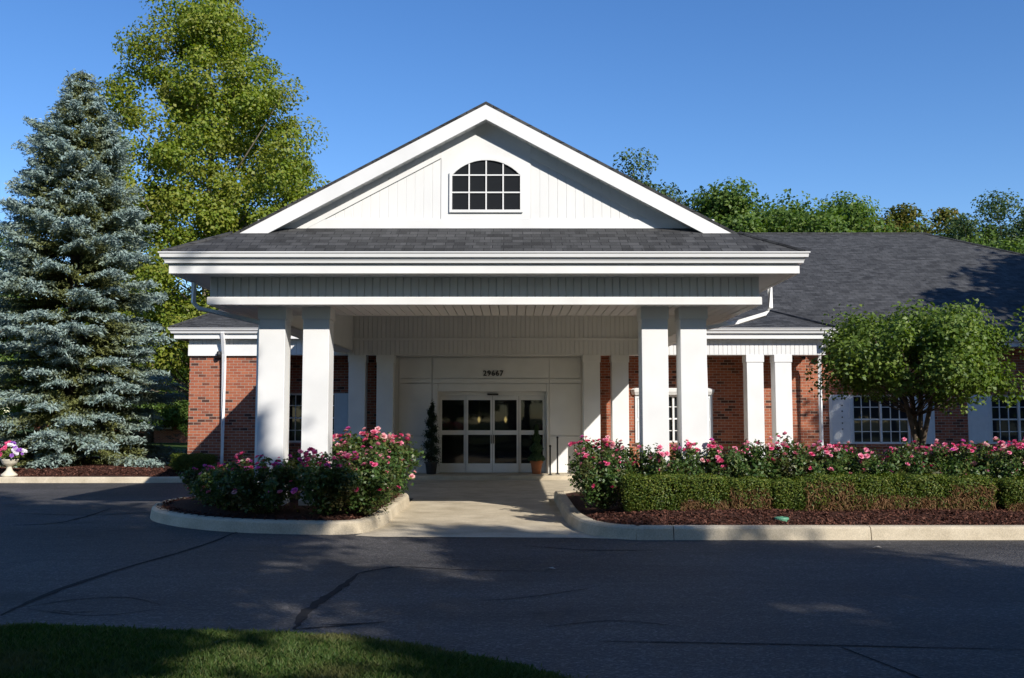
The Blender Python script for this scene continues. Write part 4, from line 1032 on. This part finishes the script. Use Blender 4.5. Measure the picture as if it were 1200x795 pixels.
for i, (x0, x1, z1, dd, lab) in enumerate(((1.72, 2.6, hz1, 0, 'dark green end shrub of the low hedge nearest the walkway'), (2.55, 3.28, hz1, .25, 'second hedge shrub from the walkway, yellowish at its base'),
        (3.3, 3.92, hz1-.04, .6, 'small hedge shrub with a brown bare front, left of the isolated green one'), (3.98, 4.45, hz1-.06, 0, 'short fully green hedge shrub directly behind the green irrigation lid'),
        (4.43, 5.2, hz1+.0, .75, 'hedge shrub with the widest brown dead front, right of the fully green short one'), (5.2, 5.95, hz1, .4, 'hedge shrub below the small tree, green above and brown in tufts'),
        (5.97, 6.65, hz1, .35, 'hedge shrub just right of the small tree trunk, mostly green'), (6.65, 7.32, hz1-.02, .7, 'hedge shrub with a brown right corner, before the gap near the right edge'),
        (7.5, 8.3, hz1-.05, .2, 'last hedge shrub, cut by the right edge of the photo'))):
    hedge(x0, x1, 14.98, 15.5, bed_z((x0+x1)/2, 15.0)-.03, z1, dd, 40+i, lab, GH)
# small hedge at the left corner of the building
hedge(ax(206, 26.6), ax(252, 26.6), 26.35, 26.9, .28, .28+.42, 0, 60, 'small clipped green hedge at the left brick corner of the building', 'low hedge at the brick corner')

# ---- broadleaf trees
def broadleaf(seed, H, z0, rad, ncl, lpc, leaf, spread, tr, barkm, leafmat, lobes=3, flat=.7, bias=.4, lean=(0, 0), nbr=None, top=.9, upright=.45, stems=1):
    """trunk with limbs to leaf clusters; rad(t) is the crown radius from its foot (0) to its top (1)"""
    rs = np.random.RandomState(seed); root = empty('broadleaf_tree', (0, 0, 0))
    ph = rs.rand(4)*6.283
    cl_ = []
    while len(cl_) < ncl:
        t = rs.rand(); r = rad(t)
        if rs.rand() > (r/max(rad(x) for x in (.2, .4, .6, .8)))**1.3 + .08: continue
        a = rs.rand()*6.283; rr = r*(1 + .2*math.sin(lobes*a+ph[0]+t*4) + .16*math.sin((lobes+2)*a - t*7 + ph[1]))
        f = bias + (1-bias)*rs.rand()**.6
        z = z0 + (H-z0)*t
        cl_.append((math.cos(a)*rr*f + lean[0]*t, math.sin(a)*rr*f + lean[1]*t, z))
    cl_ = np.array(cl_)
    s = MB()
    wob = lambda z: (lean[0]*max(0, (z-z0)/(H-z0)) + .12*math.sin(z*.7+ph[2])*min(1, z/3), lean[1]*max(0, (z-z0)/(H-z0)) + .12*math.cos(z*.6+ph[3])*min(1, z/3))
    zs = np.linspace(0, H*top, 12)
    if stems == 1:
        s.tube([(*wob(z), z) for z in zs], [tr*(1.25 if z == 0 else 1)*(1-.93*z/(H*top))+.012 for z in zs], 10)
    else:
        for q in range(stems):
            aa = 6.283*q/stems + rs.rand(); e_ = rad(.5)*.45
            s.tube([(math.cos(aa)*tr*.4, math.sin(aa)*tr*.4, 0), (math.cos(aa)*tr*.6, math.sin(aa)*tr*.6, z0*.45), (math.cos(aa)*e_*.4, math.sin(aa)*e_*.4, z0), (math.cos(aa)*e_, math.sin(aa)*e_, z0+(H-z0)*.5), (math.cos(aa)*e_*1.2, math.sin(aa)*e_*1.2, z0+(H-z0)*.8)], [tr, tr*.7, tr*.55, tr*.3, .01], 7)
    s.build('trunk', barkm, root, smooth=True)
    s = MB(); nb = nbr or ncl
    for c in cl_[:nb]:
        r = math.hypot(c[0], c[1]); zb = min(H*top*.96, max(z0*.75, c[2] - r*(upright + .5*rs.rand()) - .1)); bx, by = wob(zb)
        m = np.array([(bx+c[0])*.5, (by+c[1])*.5, zb + (c[2]-zb)*.38]) + rs.normal(size=3)*r*.06
        rb = max(.012, min(tr*.22, tr*.07*r))
        s.tube([(bx, by, zb), m, (m[0]*.35+c[0]*.65, m[1]*.35+c[1]*.65, m[2]*.4+c[2]*.6), c], [rb, rb*.7, rb*.45, rb*.15], 5, cap=False)
    s.build('branches', barkm, root, smooth=True)
    n = ncl*lpc; ci = np.repeat(np.arange(ncl), lpc); sc = (.6 + .8*rs.rand(ncl))[ci][:, None]
    dl = rs.normal(size=(n, 3)); dl = unit(dl)*rs.rand(n, 1)**.45*1.6*spread*sc*np.array([1, 1, flat])
    P = cl_[ci] + dl
    out = P*np.array([1, 1, 0]); out = unit(out)
    N = rs.normal(size=(n, 3))*.55 + np.array([0, 0, .5]) + out*.35 + unit(dl)*.5
    V, Fq = leaf_quads(P, N, leaf*(.65 + .7*rs.rand(n)), rs, .7); np_mesh('crown', V, Fq, leafmat, root)
    return root
def set_tree(o, loc, label, cat='tree', group=None, rot=0, sc=1, name=None):
    o.location = loc; o.rotation_euler = (0, 0, rot); o.scale = sc if hasattr(sc, '__len__') else (sc, sc, sc); tag(o, label, cat, group)
    if name: o.name = name
    return o

# tall yellow-green tree behind the left of the building
YT = 41.0; xt = ax(245, YT, 200)
t1 = broadleaf(21, 20.0, 3.2, lambda t: 5.75*(.9 + .1*t/.35 if t < .35 else (1-(t-.35)/.65)**.75*.88 + .12), 330, 520, .145, .58, .24, M['palebark'], M['plane'], 3, .75, .3, nbr=70, upright=.6)
set_tree(t1, (xt, YT, 0), 'tall yellow-green broadleaf tree rising behind the blue spruce and the left of the canopy', name='tall_tree')
# small tree in the right bed
YO = 19.0; xo = ax(1077, YO, 500)
t2 = broadleaf(22, az(357, YO)-.5, 1.95, lambda t: 1.66*math.sqrt(max(.03, 1-((t-.42)/.64)**2)), 75, 360, .078, .29, .075, M['bark'], M['maple'], 5, .9, .3, upright=.5, stems=4)
set_tree(t2, (xo, YO, .26), 'small round-headed green tree standing in front of the right windows', name='small_tree')
# woodland behind the roof
gA = broadleaf(31, 10.5, 1.5, lambda t: 3.4*math.sqrt(max(.03, 1-((t-.4)/.62)**2)), 130, 460, .165, .7, .25, M['bark'], M['wood_a'], 4)
gB = broadleaf(32, 12, 2.5, lambda t: 3.0*math.sqrt(max(.03, 1-((t-.45)/.6)**2)), 80, 400, .16, .6, .2, M['bark'], M['wood_b'], 3)
gC = broadleaf(33, 13.5, 3.5, lambda t: 3.2*math.sqrt(max(.03, 1-((t-.5)/.6)**2)), 54, 400, .15, .6, .22, M['bark'], M['wood_c'], 3)
gD = broadleaf(34, 11, 1.5, lambda t: 2.6*(1-t)**.55 + .25, 120, 420, .16, .55, .2, M['bark'], M['wood_a'], 3)
GB = 'trees behind the roof'
Hs = {'A': 10.5, 'B': 12, 'C': 13.5, 'D': 11}; src = {'A': gA, 'B': gB, 'C': gC, 'D': gD}; seen = set()
bgt = [('C', 735, 186, 50, 'sparse dark tree showing above the right slope of the gable'), ('C', 812, 222, 55, 'thin sparse tree just right of the gable, paler and half bare'),
       ('D', 850, 212, 52, 'pointed bright green tree right of the gable end'), ('A', 885, 232, 56, 'bushy green tree right of the pointed one behind the ridge'), ('A', 945, 226, 54, 'broad dense green tree above the middle of the ridge'),
       ('D', 990, 228, 58, 'narrow green tree right of the broad dense one'), ('A', 1035, 252, 57, 'low dark green tree before the dip in the tree line'), ('B', 1080, 226, 54, 'yellowing tree above the right end of the ridge'),
       ('A', 1125, 262, 52, 'low green tree behind the right hip of the roof'), ('C', 1168, 224, 50, 'tall dark oak near the right edge of the photo'), ('C', 1225, 222, 52, 'dark oak cut by the right edge of the photo'), ('A', 1195, 268, 46, 'bushy green tree below the dark oaks at the right edge'),
       ('B', 60, 300, 62, 'yellowing tree hidden behind the blue spruce'), ('A', 180, 330, 66, 'far green tree between the spruce and the brick corner'), ('A', 20, 370, 72, 'far green tree seen through the lower left of the spruce'), ('A', 110, 390, 74, 'far low green tree hidden behind the spruce trunk'), ('A', -60, 240, 58, 'far green tree at the left edge behind the spruce'), ('A', 250, 400, 60, 'low far tree behind the left end of the building'), ('D', 650, 240, 60, 'green tree hidden behind the gable')]
for i, (k, px, py, Y, lab) in enumerate(bgt):
    x, z = at(px, py, Y); s = z/Hs[k]*.95; wsc = min(s*1.05, 1.35) if k != 'C' else s
    if k not in seen: seen.add(k); set_tree(src[k], (x, Y, 0), lab, 'tree', GB, i*1.7, (wsc, wsc, s))
    else: dup(src[k], (x, Y, 0), i*1.7, (wsc, wsc, s), lab, GB)

# shade trees across the road, behind and to the right of the viewpoint
sT = broadleaf(52, 19.6, 9.9, lambda t: 4.3*math.sqrt(max(.03, 1-((t-.45)/.58)**2)), 150, 190, .42, .9, .35, M['bark'], M['wood_a'], 3, .8, .15)
sA = broadleaf(51, 19.5, 3.5, lambda t: 5.4*math.sqrt(max(.03, 1-((t-.45)/.58)**2)), 210, 190, .42, 1.0, .35, M['bark'], M['wood_a'], 3, .8, .15)
GS = 'shade trees across the drive'
set_tree(sT, (5.0, -5, 0), 'tall high-crowned shade tree across the drive, behind the viewpoint', 'tree', GS)
set_tree(sA, (.1, -6, 0), 'large shade tree directly behind the viewpoint', 'tree', GS, 2.0, (.9, .9, 1))
for (x, y, rt, s, sz, lab) in ((14.2, -5.5, 4.0, .58, .77, 'lower shade tree across the drive, right of the viewpoint'), (11.8, -7.5, 3.1, .5, .66, 'slender shade tree across the drive, between two larger ones'), (10.0, -6.5, .6, .42, .52, 'young shade tree across the drive, below the larger crowns'), (-5, -9, 1.0, .95, .95, 'shade tree behind and left of the viewpoint'),
                          (22.5, 14.0, 5.0, .7, .72, 'shade tree beyond the right edge of the photo, in front of the wing'), (27, 20.5, 3.0, .95, .85, 'tall shade tree beyond the right edge of the photo, beside the roof'), (20, -5.5, 1.2, .8, .56, 'low shade tree across the drive, far to the right of the viewpoint'), (27.5, -6, 2.6, .9, .56, 'far right shade tree across the drive')):
    dup(sA, (x, y, 0), rt, (s, s, sz), lab, GS)

GW_ = 'woodland across the road'
for i in range(13):
    k = 'ADABADCADABDA'[i]; x = -42 + i*7.2
    dup(src[k], (x, -34 - 5*(i % 2), 0), i*1.3, (1.5, 1.5, 1.2 + .1*(i % 3)), ('dense green' if k in 'AD' else 'thinner yellowing') + ' tree in the wood across the road, behind the viewpoint', GW_)

# ---- blue spruce
def spruce(seed, H, base_r):
    rs = np.random.RandomState(seed); root = empty('blue_spruce', (0, 0, 0))
    s = MB(); s.tube([(0, 0, 0), (0, 0, H*.5), (0, 0, H)], [.24, .13, .015], 10); s.build('trunk', M['bark'], root, smooth=True)
    br = MB(); Ps, Ts, Ns, Ss, Tp = [], [], [], [], []
    z = .3
    while z < H-.15:
        t = z/H; prof = base_r*(min((1-t)**.53, 1.9*(1-t)+.02)*.99 + .03)*(1 if t > .08 else .88 + .12*t/.08)
        nb = int(6*(1-t) + 7)
        a0 = rs.rand()*6.283
        for k in range(nb):
            a = a0 + 6.283*k/nb + rs.normal()*.22; L_ = prof*(.74 + .36*rs.rand())*(1 + .13*math.sin(z*2.6 + 2*a) + .08*math.sin(5*a - z)); zz = z + rs.normal()*.1
            d = np.array([math.cos(a), math.sin(a), 0]); sd_ = np.array([-d[1], d[0], 0])
            e0_ = (.55*t - .12) + rs.normal()*.07; sag = (.38 - .32*t)*(.6+.8*rs.rand())
            cur = lambda u: d*L_*u + np.array([0, 0, zz + L_*(e0_*u - sag*u*u + sag*.75*u**3)])
            br.tube([cur(0), cur(.5), cur(.95)], [.028*(1-t)+.008, .016*(1-t)+.005, .004], 4, cap=False)
            step = .085; m = int(L_*.85/step)
            for i in range(m):
                u = .18 + .82*(i+rs.rand()*.6)/m; p = cur(u)
                ln = min(.75*(1-.2*u), .2 + .6*L_*(1.08-u)*.8)*(.7 + .5*rs.rand())
                for sg in (-1, 1):
                    dd = unit(d*(.75 + .25*rs.rand()) + sd_*sg*(.8 + .2*rs.rand()) + np.array([0, 0, -.12 + rs.normal()*.12]))
                    q = max(2, int(ln/.075))
                    f = (np.arange(q) + rs.rand(q)*.7)/q
                    pp = p + dd*ln*f[:, None] + np.stack([np.zeros(q), np.zeros(q), -.12*ln*f**2*1.0 + rs.normal(size=q)*.018], 1)
                    Ps.append(pp); Ts.append(np.tile(dd, (q, 1)) + rs.normal(size=(q, 3))*.45 + d*.3)
                    Tp.append(np.clip((u-.52)/.36 + f*.5 - .1 + rs.normal(size=q)*.22, 0, 1))
                Ps.append(p[None] + rs.normal(size=(2, 3))*.02); Ts.append(np.tile(d, (2, 1)) + rs.normal(size=(2, 3))*.4); Tp.append(np.clip(np.full(2, (u-.4)/.4) + rs.normal(size=2)*.2, 0, 1))
        z += (.45 - .28*t)*(.85 + .3*rs.rand())
    br.build('branches', M['bark'], root)
    P = np.concatenate(Ps); T_ = np.concatenate(Ts); tp = np.concatenate(Tp); n = len(P)
    P2 = np.concatenate([P, P + rs.normal(size=(n, 3))*.03, P + rs.normal(size=(n, 3))*.05]); T2 = np.concatenate([T_, T_ + rs.normal(size=(n, 3))*.4, T_ + rs.normal(size=(n, 3))*.7]); tp2 = np.concatenate([tp, tp, tp]); n = len(P2)//2 if False else len(P2)
    N = rs.normal(size=(n, 3))*.7 + np.array([0, 0, .6])
    V, Fq = leaf_quads(P2, N, .1 + .06*rs.rand(n), rs, .3, .06, T2)
    np_mesh('crown', V, Fq, M['spruce'], root, attr=np.repeat(tp2, 4))
    return root
YS = 29.6; xs_, zs_ = at(96, 84, YS)
sp_ = spruce(71, zs_-.2, 3.15)
set_tree(sp_, (xs_, YS, .2), 'tall silvery blue spruce with branches down to the ground, left of the building', 'spruce tree')

# ---- neighbouring house glimpsed between the spruce and the building
NH = empty('brick_house', (-24, 68, 0), 'distant red brick house glimpsed between the spruce and the building', 'house')
h_ = MB(); h_.box(-32, -17.5, 66, 76, -.2, 3.2); h_.build('wall', M['brick'], NH)
h_ = MB(); h_.slab([(-32.6, 65.4, 3.2), (-17, 65.4, 3.2), (-20, 71, 5.6), (-29.6, 71, 5.6)], (0, 0, .15)); h_.slab([(-17, 65.4, 3.2), (-17, 76.6, 3.2), (-20, 71, 5.6)], (0, 0, .15)); h_.slab([(-32.6, 65.4, 3.2), (-32.6, 76.6, 3.2), (-29.6, 71, 5.6)], (0, 0, .15)); h_.slab([(-32.6, 76.6, 3.2), (-17, 76.6, 3.2), (-20, 71, 5.6), (-29.6, 71, 5.6)], (0, 0, .15)); h_.build('roof', M['shingle'], NH)
h_ = MB(); h_.box(-32.7, -16.9, 65.2, 65.4, 2.95, 3.25); h_.build('fascia', M['white'], NH)
for x in (-30, -26.5, -23.5, -20):
    h_ = MB(); h_.box(x-.7, x+.7, 65.93, 65.99, .9, 2.4); wo = h_.build('window', M['white'], NH)
    h_ = MB(); h_.box(x-.6, x+.6, 65.9, 65.925, 1.0, 2.3); h_.build('pane', M['glass'], wo)
